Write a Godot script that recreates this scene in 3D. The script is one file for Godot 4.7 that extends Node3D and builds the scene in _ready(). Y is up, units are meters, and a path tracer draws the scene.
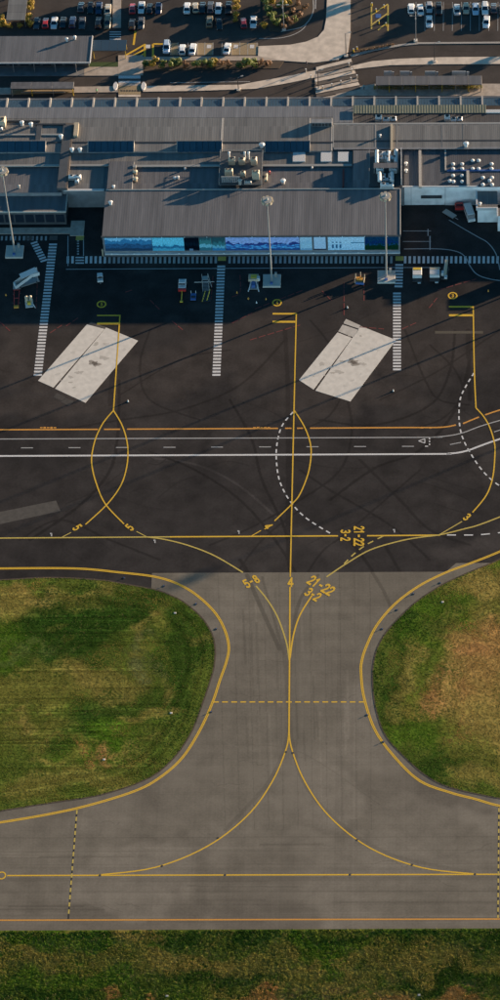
extends Node3D

# ---------------------------------------------------------------- camera model
const FPX := 2950.0
const PRX := 410.0
const PRY := 500.0
const PITCH := 51.0
const ROLL := 0.25
const DIST := 700.0
var cam_pos: Vector3
var cam_r: Vector3
var cam_u: Vector3
var cam_f: Vector3

var rng := RandomNumberGenerator.new()
var used := {}
var M := {}
var tex_grain: ImageTexture
var tex_blotch: ImageTexture
var tex_streak: ImageTexture

func setup_basis():
	var th := deg_to_rad(PITCH)
	var r := deg_to_rad(ROLL)
	cam_pos = Vector3(0, DIST * sin(th), DIST * cos(th))
	var r0 := Vector3(1, 0, 0)
	var u0 := Vector3(0, cos(th), -sin(th))
	cam_f = Vector3(0, -sin(th), -cos(th))
	cam_r = r0 * cos(r) - u0 * sin(r)
	cam_u = r0 * sin(r) + u0 * cos(r)

# a pixel of the 500 x 1000 photograph and a height above ground give a point of the place
func P(u: float, v: float, h: float = 0.0) -> Vector3:
	var d := cam_f + cam_r * ((u - PRX) / FPX) + cam_u * ((PRY - v) / FPX)
	return cam_pos + d * ((h - cam_pos.y) / d.y)

# ---------------------------------------------------------------- bookkeeping
func numbered(called: String) -> String:
	if not used.has(called):
		used[called] = 0
		return called
	used[called] += 1
	return "%s_%03d" % [called, used[called]]

func tag(o: Node, label: String, category: String, group := "", kind := ""):
	o.set_meta("label", label)
	o.set_meta("category", category)
	if group != "": o.set_meta("group", group)
	if kind != "": o.set_meta("kind", kind)

func thing(called: String, label: String, category: String, at := Vector3.ZERO, turn := 0.0, group := "") -> Node3D:
	var o := Node3D.new()
	o.name = numbered(called)
	add_child(o)
	o.position = at
	o.rotation.y = turn
	tag(o, label, category, group)
	return o

func obj(called: String, mesh: Mesh, m: Material, parent: Node, at := Vector3.ZERO) -> MeshInstance3D:
	var o := MeshInstance3D.new()
	o.mesh = mesh
	o.material_override = m
	if parent == self:
		o.name = numbered(called)
		add_child(o)
	else:
		o.name = called
		parent.add_child(o, true)
	o.position = at
	return o

func struct(called: String, mesh: Mesh, m: Material, parent: Node = self, at := Vector3.ZERO) -> MeshInstance3D:
	var o := obj(called, mesh, m, parent, at)
	if parent == self: o.set_meta("kind", "structure")
	return o

func dup(src: Node3D, at: Vector3, turn: float, label := "", group := "") -> Node3D:
	var c: Node3D = src.duplicate()
	c.name = numbered(str(src.name).rstrip("0123456789").trim_suffix("_"))
	add_child(c)
	c.position = at
	c.rotation.y = turn
	if label != "": c.set_meta("label", label)
	if group != "": c.set_meta("group", group)
	return c

# ---------------------------------------------------------------- mesh helpers
func begin() -> SurfaceTool:
	var st := SurfaceTool.new()
	st.begin(Mesh.PRIMITIVE_TRIANGLES)
	return st

func tri(st: SurfaceTool, a: Vector3, b: Vector3, c: Vector3):
	var n := (c - a).cross(b - a).normalized()
	for p in [a, b, c]:
		st.set_normal(n)
		st.set_uv(Vector2(p.x, p.z))
		st.add_vertex(p)

func quad(st: SurfaceTool, a: Vector3, b: Vector3, c: Vector3, d: Vector3):
	tri(st, a, b, c)
	tri(st, a, c, d)

# closed hull between two loops of equal length, caps included
func hull(st: SurfaceTool, lo: Array, hi: Array):
	var n := lo.size()
	for i in n:
		var j := (i + 1) % n
		quad(st, lo[i], hi[i], hi[j], lo[j])
	for i in range(1, n - 1):
		tri(st, hi[0], hi[i], hi[i + 1])
		tri(st, lo[0], lo[i + 1], lo[i])

func bx(st: SurfaceTool, a: Vector3, b: Vector3, t := Transform3D.IDENTITY):
	var lo := [t * Vector3(a.x, a.y, a.z), t * Vector3(a.x, a.y, b.z), t * Vector3(b.x, a.y, b.z), t * Vector3(b.x, a.y, a.z)]
	var hi := [t * Vector3(a.x, b.y, a.z), t * Vector3(a.x, b.y, b.z), t * Vector3(b.x, b.y, b.z), t * Vector3(b.x, b.y, a.z)]
	lo.reverse(); hi.reverse()
	hull(st, lo, hi)

# box with its top edges chamfered
func cbx(st: SurfaceTool, a: Vector3, b: Vector3, c: float, t := Transform3D.IDENTITY):
	var rings := [[0.0, a.y], [0.0, b.y - c], [c, b.y]]
	for k in 2:
		var q := []
		for r in [rings[k], rings[k + 1]]:
			var i: float = r[0]
			q.append([t * Vector3(a.x + i, r[1], a.z + i), t * Vector3(b.x - i, r[1], a.z + i), t * Vector3(b.x - i, r[1], b.z - i), t * Vector3(a.x + i, r[1], b.z - i)])
		for i in 4:
			var j := (i + 1) % 4
			quad(st, q[0][i], q[1][i], q[1][j], q[0][j])
		if k == 0: quad(st, q[0][0], q[0][1], q[0][2], q[0][3])
		else: quad(st, q[1][3], q[1][2], q[1][1], q[1][0])

func box(a: Vector3, b: Vector3) -> ArrayMesh:
	var st := begin()
	bx(st, a, b)
	return st.commit()

func tube(st: SurfaceTool, a: Vector3, b: Vector3, ra: float, rb: float, n := 8):
	var d := (b - a).normalized()
	var s := d.cross(Vector3.UP if absf(d.y) < 0.9 else Vector3.RIGHT).normalized()
	var w := s.cross(d)
	var lo := []
	var hi := []
	for i in n:
		var e := s * cos(TAU * i / n) + w * sin(TAU * i / n)
		lo.append(a + e * ra)
		hi.append(b + e * rb)
	hull(st, lo, hi)

func commit(st: SurfaceTool) -> ArrayMesh:
	return st.commit()

# flat sheet of a polygon in x, z with uv over a rectangle
func sheet(poly: PackedVector2Array, y: float, uv_rect := Rect2(0, 0, 1, 1)) -> ArrayMesh:
	var st := begin()
	var idx := Geometry2D.triangulate_polygon(poly)
	for k in range(0, idx.size(), 3):
		var a := poly[idx[k]]
		var b := poly[idx[k + 1]]
		var c := poly[idx[k + 2]]
		if (b - a).cross(c - a) < 0.0:
			var t := b
			b = c
			c = t
		for p in [a, b, c]:
			st.set_normal(Vector3.UP)
			st.set_uv(Vector2((p.x - uv_rect.position.x) / uv_rect.size.x, (p.y - uv_rect.position.y) / uv_rect.size.y))
			st.add_vertex(Vector3(p.x, y, p.y))
	st.index()
	st.generate_tangents()
	return st.commit()

# slab with thickness: polygon top and skirt
func slab(poly: PackedVector2Array, y0: float, y1: float) -> ArrayMesh:
	var st := begin()
	var idx := Geometry2D.triangulate_polygon(poly)
	for k in range(0, idx.size(), 3):
		var a := poly[idx[k]]
		var b := poly[idx[k + 1]]
		var c := poly[idx[k + 2]]
		if (b - a).cross(c - a) < 0.0:
			var t := b
			b = c
			c = t
		tri(st, Vector3(a.x, y1, a.y), Vector3(b.x, y1, b.y), Vector3(c.x, y1, c.y))
	for i in poly.size():
		var a := poly[i]
		var b := poly[(i + 1) % poly.size()]
		quad(st, Vector3(a.x, y0, a.y), Vector3(a.x, y1, a.y), Vector3(b.x, y1, b.y), Vector3(b.x, y0, b.y))
	return st.commit()

func poly_px(pts: Array, h := 0.0) -> PackedVector2Array:
	var out := PackedVector2Array()
	for p in pts:
		var w := P(p[0], p[1], h)
		out.append(Vector2(w.x, w.z))
	return out

# smooth curve through photograph points lying on the ground
func curve_px(pts: Array, step := 6) -> PackedVector2Array:
	var w: Array = []
	for p in pts:
		var q := P(p[0], p[1])
		w.append(Vector2(q.x, q.z))
	var out := PackedVector2Array()
	var n := w.size()
	if n == 2:
		out.append(w[0]); out.append(w[1])
		return out
	for i in n - 1:
		var p0: Vector2 = w[maxi(i - 1, 0)]
		var p1: Vector2 = w[i]
		var p2: Vector2 = w[i + 1]
		var p3: Vector2 = w[mini(i + 2, n - 1)]
		for k in step:
			out.append(p1.cubic_interpolate(p2, p0, p3, float(k) / step))
	out.append(w[n - 1])
	return out

func ribbon(pts: PackedVector2Array, width: float, y: float, shift := 0.0) -> ArrayMesh:
	var st := begin()
	var n := pts.size()
	if y > 0.04 and y < 0.08: y = 0.018 + (y - 0.046) * 0.5
	var l: Array = []
	var r: Array = []
	for i in n:
		var d := (pts[mini(i + 1, n - 1)] - pts[maxi(i - 1, 0)]).normalized()
		var s := Vector2(-d.y, d.x)
		var a := pts[i] + s * (shift - width * 0.5)
		var b := pts[i] + s * (shift + width * 0.5)
		l.append(Vector3(a.x, y, a.y))
		r.append(Vector3(b.x, y, b.y))
	for i in n - 1:
		quad(st, l[i], l[i + 1], r[i + 1], r[i])
	return st.commit()

func line(called: String, pts: Array, width: float, m: Material, parent: Node, y := 0.05, shift := 0.0):
	return obj(called, ribbon(curve_px(pts), width, y, shift), m, parent)

func dashes(called: String, pts: Array, width: float, on: float, off: float, m: Material, parent: Node, y := 0.05):
	var c := curve_px(pts, 10)
	var total := 0.0
	for i in c.size() - 1: total += c[i].distance_to(c[i + 1])
	var s := 0.0
	while s + on * 0.6 < total:
		var seg := PackedVector2Array()
		for k in 4: seg.append(along(c, minf(s + on * k / 3.0, total)))
		obj(called, ribbon(seg, width, y), m, parent)
		s += on + off

func along(c: PackedVector2Array, s: float) -> Vector2:
	for i in c.size() - 1:
		var d := c[i].distance_to(c[i + 1])
		if s <= d or i == c.size() - 2: return c[i].lerp(c[i + 1], clampf(s / maxf(d, 1e-5), 0, 1))
		s -= d
	return c[c.size() - 1]

# ---------------------------------------------------------------- materials
func lin(c: Color) -> Color:
	return c.linear_to_srgb()

func mat(r: float, g: float, b: float, rough := 0.8, metal := 0.0, tex: Texture2D = null, scale := 0.2) -> StandardMaterial3D:
	var m := StandardMaterial3D.new()
	m.albedo_color = lin(Color(r, g, b))
	m.roughness = rough
	m.metallic = metal
	if tex:
		m.albedo_texture = tex
		m.uv1_triplanar = true
		m.uv1_world_triplanar = true
		m.uv1_scale = Vector3.ONE * scale
	return m

func noise_img(w: int, h: int, freq: float, oct: int, sd: int) -> PackedByteArray:
	var n := FastNoiseLite.new()
	n.noise_type = FastNoiseLite.TYPE_SIMPLEX_SMOOTH
	n.frequency = freq
	n.fractal_octaves = oct
	n.seed = sd
	var im := n.get_seamless_image(w, h, false, false, 0.1, true)
	im.convert(Image.FORMAT_L8)
	return im.get_data()

func gray_tex(size: int, freq: float, oct: int, sd: int, lo: float, hi: float, stretch := 1.0) -> ImageTexture:
	var d := noise_img(size, size, freq, oct, sd)
	for i in d.size(): d[i] = int(clampf(lo + (hi - lo) * d[i] / 255.0, 0, 1) * 255.0)
	var im := Image.create_from_data(size, size, false, Image.FORMAT_L8, d)
	if stretch != 1.0:
		im = im.get_region(Rect2i(0, 0, size, int(size / stretch)))
		im.resize(size, size, Image.INTERPOLATE_CUBIC)
	im.convert(Image.FORMAT_RGB8)
	im.generate_mipmaps()
	return ImageTexture.create_from_image(im)

func make_materials():
	tex_grain = gray_tex(512, 0.02, 6, 3, 0.72, 1.0)
	tex_blotch = gray_tex(512, 0.006, 6, 8, 0.84, 1.0)
	tex_streak = gray_tex(512, 0.02, 4, 21, 0.8, 1.0, 12.0)
	var tex_soft := gray_tex(512, 0.02, 6, 40, 0.9, 1.0)
	M.yellow = mat(0.9, 0.54, 0.03, 0.75, 0, tex_grain, 0.5)
	M.yellow_dull = mat(0.66, 0.49, 0.1, 0.8, 0, tex_grain, 0.5)
	M.orange = mat(0.8, 0.36, 0.05, 0.75, 0, tex_grain, 0.5)
	M.white_paint = mat(0.8, 0.78, 0.75, 0.75, 0, tex_grain, 0.4)
	M.white_worn = mat(0.5, 0.49, 0.47, 0.8, 0, tex_grain, 0.5)
	M.red_paint = mat(0.2, 0.035, 0.03, 0.8, 0, tex_grain, 0.6)
	M.black_paint = mat(0.022, 0.021, 0.021, 0.9)
	M.concrete = mat(0.67, 0.62, 0.54, 0.9, 0, tex_soft, 0.05)
	M.concrete_b = mat(0.52, 0.48, 0.42, 0.9, 0, tex_soft, 0.06)
	M.concrete_dark = mat(0.12, 0.1, 0.085, 0.95, 0, tex_blotch, 0.2)
	M.joint = mat(0.045, 0.04, 0.037, 0.95)
	M.path = mat(0.68, 0.58, 0.47, 0.9, 0, tex_blotch, 0.1)
	M.path_b = mat(0.46, 0.39, 0.32, 0.9, 0, tex_blotch, 0.16)
	M.tan = mat(0.4, 0.3, 0.17, 0.9, 0, tex_grain, 0.3)
	M.kerb = mat(0.45, 0.42, 0.38, 0.9, 0, tex_grain, 0.3)
	M.roof_warm = []
	for k in 3: M.roof_warm.append(mat(0.162 + 0.013 * k, 0.157 + 0.013 * k, 0.148 + 0.012 * k, 0.62, 0, tex_streak, 0.05))
	M.roof_grey = []
	for k in 3: M.roof_grey.append(mat(0.128 + 0.009 * k, 0.126 + 0.009 * k, 0.13 + 0.009 * k, 0.6, 0, tex_streak, 0.05))
	M.roof_pale = []
	for k in 3: M.roof_pale.append(mat(0.19 + 0.012 * k, 0.19 + 0.012 * k, 0.195 + 0.012 * k, 0.6, 0, tex_streak, 0.05))
	M.roof_dark = []
	for k in 3: M.roof_dark.append(mat(0.085 + 0.008 * k, 0.085 + 0.008 * k, 0.092 + 0.008 * k, 0.6, 0, tex_streak, 0.05))
	M.screen = []
	for k in 3: M.screen.append(mat(0.018 + 0.002 * k, 0.055 + 0.004 * k, 0.09 + 0.005 * k, 0.4, 0, tex_streak, 0.1))
	M.roof_olive = mat(0.15, 0.16, 0.11, 0.6, 0, tex_streak, 0.1)
	M.wall_white = mat(0.85, 0.85, 0.83, 0.7, 0, tex_blotch, 0.08)
	M.wall_grey = mat(0.22, 0.225, 0.23, 0.7, 0, tex_blotch, 0.1)
	M.wall_dark = mat(0.07, 0.075, 0.08, 0.6, 0, tex_blotch, 0.1)
	M.trim = mat(0.55, 0.5, 0.43, 0.6, 0, tex_grain, 0.3)
	M.cream = mat(0.55, 0.46, 0.32, 0.6, 0, tex_grain, 0.4)
	M.white_metal = mat(0.72, 0.72, 0.7, 0.45, 0, tex_grain, 0.4)
	M.beige_metal = mat(0.5, 0.42, 0.3, 0.5, 0, tex_grain, 0.5)
	M.steel = mat(0.33, 0.33, 0.33, 0.45, 0.6)
	M.galv = mat(0.34, 0.33, 0.3, 0.5, 0.3)
	M.dark_metal = mat(0.035, 0.036, 0.038, 0.5, 0.2)
	M.glass = mat(0.012, 0.018, 0.028, 0.08, 0.0)
	M.roof_glass = mat(0.032, 0.058, 0.085, 0.35, 0.0)
	M.rubber = mat(0.018, 0.018, 0.018, 0.85)
	M.yellow_metal = mat(0.6, 0.4, 0.04, 0.45)
	M.red_metal = mat(0.45, 0.03, 0.025, 0.4)
	M.blue_metal = mat(0.06, 0.12, 0.3, 0.4)
	M.lamp_white = mat(0.85, 0.83, 0.78, 0.3)
	M.tail_red = mat(0.35, 0.01, 0.01, 0.3)
	M.bark = mat(0.09, 0.065, 0.045, 0.95)
	M.soil = mat(0.1, 0.07, 0.045, 1.0, 0, tex_grain, 0.5)
	M.skin = mat(0.45, 0.28, 0.2, 0.6)

# coarse map of colour patches, enlarged and mixed with noise, for a piece of ground
func ground_tex(rect: Rect2, w: int, h: int, base: Color, blobs: Array, amp: Array, marks: Array, lanes: Array, sd: int) -> ImageTexture:
	var lw := 160
	var lh := 160
	var wob := FastNoiseLite.new()
	wob.seed = sd
	wob.frequency = 0.045
	wob.fractal_octaves = 4
	var low := Image.create(lw, lh, false, Image.FORMAT_RGBF)
	for j in lh:
		for i in lw:
			var p := rect.position + rect.size * Vector2((i + 0.5) / lw, (j + 0.5) / lh)
			var q := p + Vector2(wob.get_noise_2d(p.x, p.y), wob.get_noise_2d(p.x + 500, p.y)) * 9.0
			var c := base
			for b in blobs:
				var e := (q - Vector2(b[0].x, b[0].z)) / Vector2(b[1], b[2])
				var d := e.length_squared()
				if d < 1.0:
					c = c.lerp(b[3], smoothstep(0.0, 0.6, 1.0 - d) * b[4])
			low.set_pixel(i, j, c)
	low.resize(w, h, Image.INTERPOLATE_CUBIC)
	low.convert(Image.FORMAT_RGBF)
	var f := low.get_data().to_float32_array()
	var n1 := noise_img(w, h, 0.25, 3, sd + 1)
	var n2 := noise_img(w, h, 0.03, 4, sd + 2)
	var n3 := noise_img(w, h, 0.09, 2, sd + 3)
	var a3: float = amp[2] if amp.size() > 2 else 0.0
	# streaks along x and along z
	var sx := PackedFloat32Array()
	var sz := PackedFloat32Array()
	var g := RandomNumberGenerator.new()
	g.seed = sd
	var cur := 0.0
	for i in w:
		if i % maxi(1, lanes[2]) == 0: cur = g.randf_range(-1, 1)
		sx.append((cur + g.randf_range(-0.6, 0.6)) * lanes[0])
	for j in h:
		if j % maxi(1, lanes[3]) == 0: cur = g.randf_range(-1, 1)
		sz.append((cur + g.randf_range(-0.6, 0.6)) * lanes[1])
	var mask := PackedFloat32Array()
	mask.resize(w * h)
	mask.fill(1.0)
	for mk in marks:
		var c: PackedVector2Array = mk[0]
		var r: float = mk[1] * w / rect.size.x
		var total := 0.0
		for i in c.size() - 1: total += c[i].distance_to(c[i + 1])
		for i in c.size() - 1:
			var L := c[i].distance_to(c[i + 1])
			var steps := maxi(1, int(L / 0.12))
			for k in steps:
				var q := (c[i].lerp(c[i + 1], float(k) / steps) - rect.position) / rect.size
				var cx := q.x * w
				var cy := q.y * h
				for dj in range(-ceili(r), ceili(r) + 1):
					for di in range(-ceili(r), ceili(r) + 1):
						var xx := int(cx) + di
						var yy := int(cy) + dj
						if xx >= 0 and yy >= 0 and xx < w and yy < h and Vector2(xx + 0.5 - cx, yy + 0.5 - cy).length() <= r:
							var wear := 0.6 + 0.4 * n2[yy * w + xx] / 255.0
							var val: float = lerpf(1.0, mk[2], wear)
							if mk[2] < 1.0: mask[yy * w + xx] = minf(mask[yy * w + xx], val)
							else: mask[yy * w + xx] = maxf(mask[yy * w + xx], val)
	var out := PackedByteArray()
	out.resize(w * h * 3)
	var lut := PackedByteArray()
	for i in 4097: lut.append(int(round(clampf(lin(Color(i / 4096.0, 0, 0)).r, 0, 1) * 255.0)))
	var a1: float = amp[0]
	var a2: float = amp[1]
	var k := 0
	for j in h:
		var zj := sz[j]
		for i in w:
			var q := j * w + i
			var v := (1.0 + a1 * (n1[q] / 127.5 - 1.0) + a2 * (n2[q] / 127.5 - 1.0) + a3 * (n3[q] / 127.5 - 1.0) + sx[i] + zj) * mask[q]
			v = maxf(v, 0.15) * 4096.0
			out[k] = lut[clampi(int(f[k] * v), 0, 4096)]
			out[k + 1] = lut[clampi(int(f[k + 1] * v), 0, 4096)]
			out[k + 2] = lut[clampi(int(f[k + 2] * v), 0, 4096)]
			k += 3
	var im := Image.create_from_data(w, h, false, Image.FORMAT_RGB8, out)
	im.generate_mipmaps()
	return ImageTexture.create_from_image(im)

func tex_mat(t: Texture2D, rough := 0.9) -> StandardMaterial3D:
	var m := StandardMaterial3D.new()
	m.albedo_texture = t
	m.roughness = rough
	m.metallic_specular = 0.12
	return m

# ---------------------------------------------------------------- scene
func _ready():
	setup_basis()
	rng.seed = 11
	# camera
	var cam := Camera3D.new()
	cam.name = "camera"
	add_child(cam)
	cam.transform = Transform3D(Basis(cam_r, cam_u, -cam_f), cam_pos)
	cam.near = 10.0
	cam.far = 6000.0
	cam.projection = Camera3D.PROJECTION_FRUSTUM
	cam.size = 1000.0 / FPX * cam.near
	cam.frustum_offset = Vector2((250.0 - PRX) / FPX * cam.near, 0)
	cam.current = true
	# sky, low warm sun behind the terminal on the right, exposure
	var sm := ProceduralSkyMaterial.new()
	sm.sky_top_color = lin(Color(0.0022, 0.0155, 0.034))
	sm.sky_horizon_color = lin(Color(0.5, 0.82, 0.98))
	sm.sky_curve = 0.065
	sm.ground_bottom_color = lin(Color(0.02, 0.025, 0.03))
	sm.ground_horizon_color = lin(Color(0.1, 0.11, 0.11))
	sm.sun_angle_max = 4.0
	var sky := Sky.new()
	sky.sky_material = sm
	var env := Environment.new()
	env.background_mode = Environment.BG_SKY
	env.sky = sky
	env.background_energy_multiplier = 2.6
	env.tonemap_mode = Environment.TONE_MAPPER_LINEAR
	env.tonemap_exposure = 3.1
	env.sdfgi_enabled = true
	env.ssao_enabled = true
	env.ssil_enabled = true
	var we := WorldEnvironment.new()
	we.name = "environment"
	we.environment = env
	add_child(we)
	var sun := DirectionalLight3D.new()
	sun.name = "sun"
	add_child(sun)
	var az := deg_to_rad(28.5)
	var el := deg_to_rad(8.5)
	var dir := Vector3(-cos(az) * cos(el), -sin(el), sin(az) * cos(el))
	sun.look_at_from_position(Vector3.ZERO, dir, Vector3.UP)
	sun.light_energy = 1.6
	sun.light_color = lin(Color(1.0, 0.75, 0.52))
	sun.light_angular_distance = 0.5
	sun.shadow_enabled = true

	make_materials()
	build_ground()
	build_landside()
	build_terminal()
	build_masts()
	build_apron_equipment()
	build_car_parks()
	build_planting()
	build_grass_tufts()

# ================================================================= ground
var apron: Node3D
var taxiway: Node3D
var landside: Node3D

const LEFT_ISLAND := [[-70, 583], [0, 580], [50, 577.5], [100, 580], [125, 584], [156, 590], [172, 596], [185, 603], [201.5, 617.5], [212, 634], [215, 649], [214.5, 662], [212, 675], [202, 705], [190, 735], [170, 762], [145, 780], [100, 795], [50, 803], [0, 811], [-70, 822]]
const RIGHT_ISLAND := [[560, 526], [500, 559], [479, 568], [455, 578.5], [440, 586], [416, 602], [395, 622], [383, 637], [375.5, 653.5], [372.5, 675], [375, 705], [385, 735], [405, 757.5], [425, 775], [450, 787.5], [500, 798.5], [560, 808]]

var grass_rect := Rect2(-125, 15, 180, 130)
var grass_blobs := []
const G_GREEN := Color(0.075, 0.14, 0.011)
const G_DARK := Color(0.028, 0.062, 0.008)
const G_TAN := Color(0.33, 0.23, 0.06)
const G_OLIVE := Color(0.155, 0.145, 0.028)
const G_RED := Color(0.42, 0.195, 0.07)

func blob(u: float, v: float, ru: float, rv: float, c: Color, k := 1.0) -> Array:
	return [P(u, v), ru * 0.24, rv * 0.3, c, k]

func build_ground():
	var g_poly := PackedVector2Array([Vector2(-1800, -1800), Vector2(1800, -1800), Vector2(1800, 1200), Vector2(-1800, 1200)])
	struct("ground", sheet(g_poly, -0.06), mat(0.09, 0.09, 0.035, 1.0, 0, tex_blotch, 0.02))

	# dark apron with tyre marks, stains and paving lanes
	var ar := Rect2(-135, -150, 200, 178)
	var marks := []
	var mk := [
		[[[30, 540], [80, 505], [110, 470], [118, 430], [119, 380]], 0.35, 0.72], [[[150, 458], [185, 462], [215, 472], [245, 490], [285, 525]], 0.3, 1.25],
		[[[150, 452], [195, 470], [240, 500], [275, 540], [300, 580]], 0.3, 0.75], [[[320, 420], [375, 425], [430, 405], [450, 370], [455, 330]], 0.3, 0.72],
		[[[330, 500], [375, 468], [420, 450], [455, 410], [470, 360]], 0.35, 0.72], [[[405, 330], [425, 380], [440, 400], [470, 405]], 0.25, 0.75],
		[[[300, 470], [330, 490], [390, 525], [430, 560]], 0.3, 0.76], [[[360, 460], [400, 500], [430, 530], [470, 545]], 0.35, 0.8],
		[[[60, 430], [120, 420], [180, 410], [240, 385], [285, 340]], 0.3, 0.78], [[[230, 400], [252, 440], [262, 480], [285, 530], [289, 570]], 0.3, 0.72],
		[[[300, 430], [330, 415], [345, 380], [330, 345], [310, 320]], 0.25, 0.76], [[[150, 330], [140, 365], [150, 400], [200, 420]], 0.25, 0.78],
		[[[20, 540], [60, 520], [110, 540], [160, 560]], 0.3, 0.78], [[[210, 545], [250, 528], [300, 500], [340, 470], [352, 430], [345, 390]], 0.3, 0.78],
		[[[430, 345], [455, 370], [462, 395], [440, 420], [400, 430]], 0.25, 0.75], [[[285, 330], [288, 400], [288, 560]], 0.5, 0.85], [[[114, 340], [110, 405]], 0.5, 0.82],
		[[[468, 330], [470, 400]], 0.5, 0.82], [[[230, 350], [180, 360], [120, 395]], 0.22, 0.75], [[[380, 400], [440, 370], [500, 330]], 0.25, 0.78],
		[[[225, 590], [262, 540], [300, 510]], 0.25, 0.8], [[[300, 585], [322, 552], [350, 530], [420, 470]], 0.25, 0.78], [[[240, 560], [265, 600], [283, 640]], 0.4, 0.75],
		[[[385, 545], [405, 580], [420, 600]], 0.35, 0.78], [[[350, 540], [375, 575], [392, 610]], 0.35, 0.78],
	]
	for e in mk:
		marks.append([curve_px(e[0], 10), e[1] * 1.1, e[2] - 0.14 if e[2] < 1.0 else 1.5])
	for k in 26:
		var u := rng.randf_range(0, 500)
		var v := rng.randf_range(330, 560)
		var a := rng.randf_range(-0.6, 0.6)
		var l := rng.randf_range(20, 90)
		marks.append([curve_px([[u, v], [u + l * cos(a) * 0.5, v + l * sin(a) * 0.5 + rng.randf_range(-6, 6)], [u + l * cos(a), v + l * sin(a)]], 8), 0.2, rng.randf_range(0.76, 0.9)])
	var ab := []
	for k in 40:
		ab.append(blob(rng.randf_range(-20, 520), rng.randf_range(250, 570), rng.randf_range(20, 70), rng.randf_range(10, 40), Color(0.029, 0.026, 0.025) if k % 2 else Color(0.054, 0.047, 0.043), rng.randf_range(0.3, 0.8)))
	for e in [[40, 360, 70, 40], [130, 380, 80, 45], [250, 350, 90, 50], [420, 340, 90, 50], [340, 400, 90, 30], [20, 410, 70, 20]]:
		ab.append(blob(e[0], e[1], e[2], e[3], Color(0.058, 0.048, 0.042), 0.55))
	var at := ground_tex(ar, 1024, 1024, Color(0.039, 0.0345, 0.0325), ab, [0.16, 0.26], marks, [0.035, 0.015, 26, 40], 5)
	apron = struct("apron", sheet(PackedVector2Array([Vector2(-135, -101), Vector2(65, -101), Vector2(65, 28), Vector2(-135, 28)]), 0.0, ar), tex_mat(at, 0.85))

	# taxiway, lighter worn asphalt
	var tr := Rect2(-125, 20, 180, 105)
	var tm := []
	for k in 40:
		var v := rng.randf_range(832, 925)
		var u := rng.randf_range(-40, 450)
		tm.append([curve_px([[u, v], [u + rng.randf_range(60, 220), v + rng.randf_range(-1, 1)]]), rng.randf_range(0.12, 0.35), rng.randf_range(0.78, 1.16)])
	for k in 40:
		var u := rng.randf_range(225, 365)
		var v := rng.randf_range(575, 760)
		tm.append([curve_px([[u, v], [u - (u - 410) * 0.0002 * 80, v + rng.randf_range(30, 110)]]), rng.randf_range(0.12, 0.32), rng.randf_range(0.8, 1.16)])
	for e in [[[[283, 640], [288, 700], [288, 735], [270, 780], [225, 830]], 0.5, 0.82], [[[290, 660], [291, 735], [312, 795], [380, 850], [470, 872]], 0.5, 0.82], [[[247, 575], [262, 610], [280, 650]], 0.5, 0.62], [[[262, 577], [272, 612], [284, 655]], 0.3, 0.7], [[[372, 572], [383, 590], [391, 608]], 0.4, 0.7], [[[318, 575], [300, 600], [291, 640]], 0.4, 0.68], [[[235, 745], [300, 752], [380, 805]], 0.15, 0.85], [[[0, 880], [250, 879], [500, 878]], 0.6, 0.88], [[[0, 868], [250, 869], [500, 868]], 0.5, 0.9]]:
		tm.append([curve_px(e[0], 8), e[1], e[2]])
	for k in 11:
		var su := 218.0 + k * 15.2
		tm.append([curve_px([[su, 574], [su - (su - 400) * 0.02, 700], [su - (su - 400) * 0.04, 830]]), 0.1, 0.8])
	for k in 7:
		tm.append([curve_px([[-40, 838 + k * 13.5], [540, 836.5 + k * 13.5]]), 0.1, 0.8])
	for k in 24:
		var cu := rng.randf_range(0, 500)
		var cv := rng.randf_range(600, 925)
		var cr := [[cu, cv]]
		for q in 5:
			cu += rng.randf_range(2, 9)
			cv += rng.randf_range(-4, 4)
			cr.append([cu, cv])
		tm.append([curve_px(cr, 4), 0.09, 0.68])
	var tb := []
	for k in 34:
		tb.append(blob(rng.randf_range(-20, 520), rng.randf_range(575, 930), rng.randf_range(30, 90), rng.randf_range(12, 50), Color(0.138, 0.12, 0.095) if k % 2 else Color(0.21, 0.184, 0.146), rng.randf_range(0.3, 0.8)))
	var tt := ground_tex(tr, 1024, 768, Color(0.17, 0.149, 0.117), tb, [0.12, 0.12], tm, [0.045, 0.05, 22, 14], 17)
	var tz := P(280, 572.5).z
	var tp := PackedVector2Array([Vector2(P(152, 573).x, tz), Vector2(P(446, 571).x, tz), Vector2(P(456, 560).x, 19.0), Vector2(55, 19.0), Vector2(55, 125), Vector2(-125, 125), Vector2(-125, P(0, 700).z), Vector2(P(152, 592).x, P(152, 700).z)])
	taxiway = struct("taxiway", sheet(tp, 0.012, tr), tex_mat(tt, 0.85))

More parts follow.
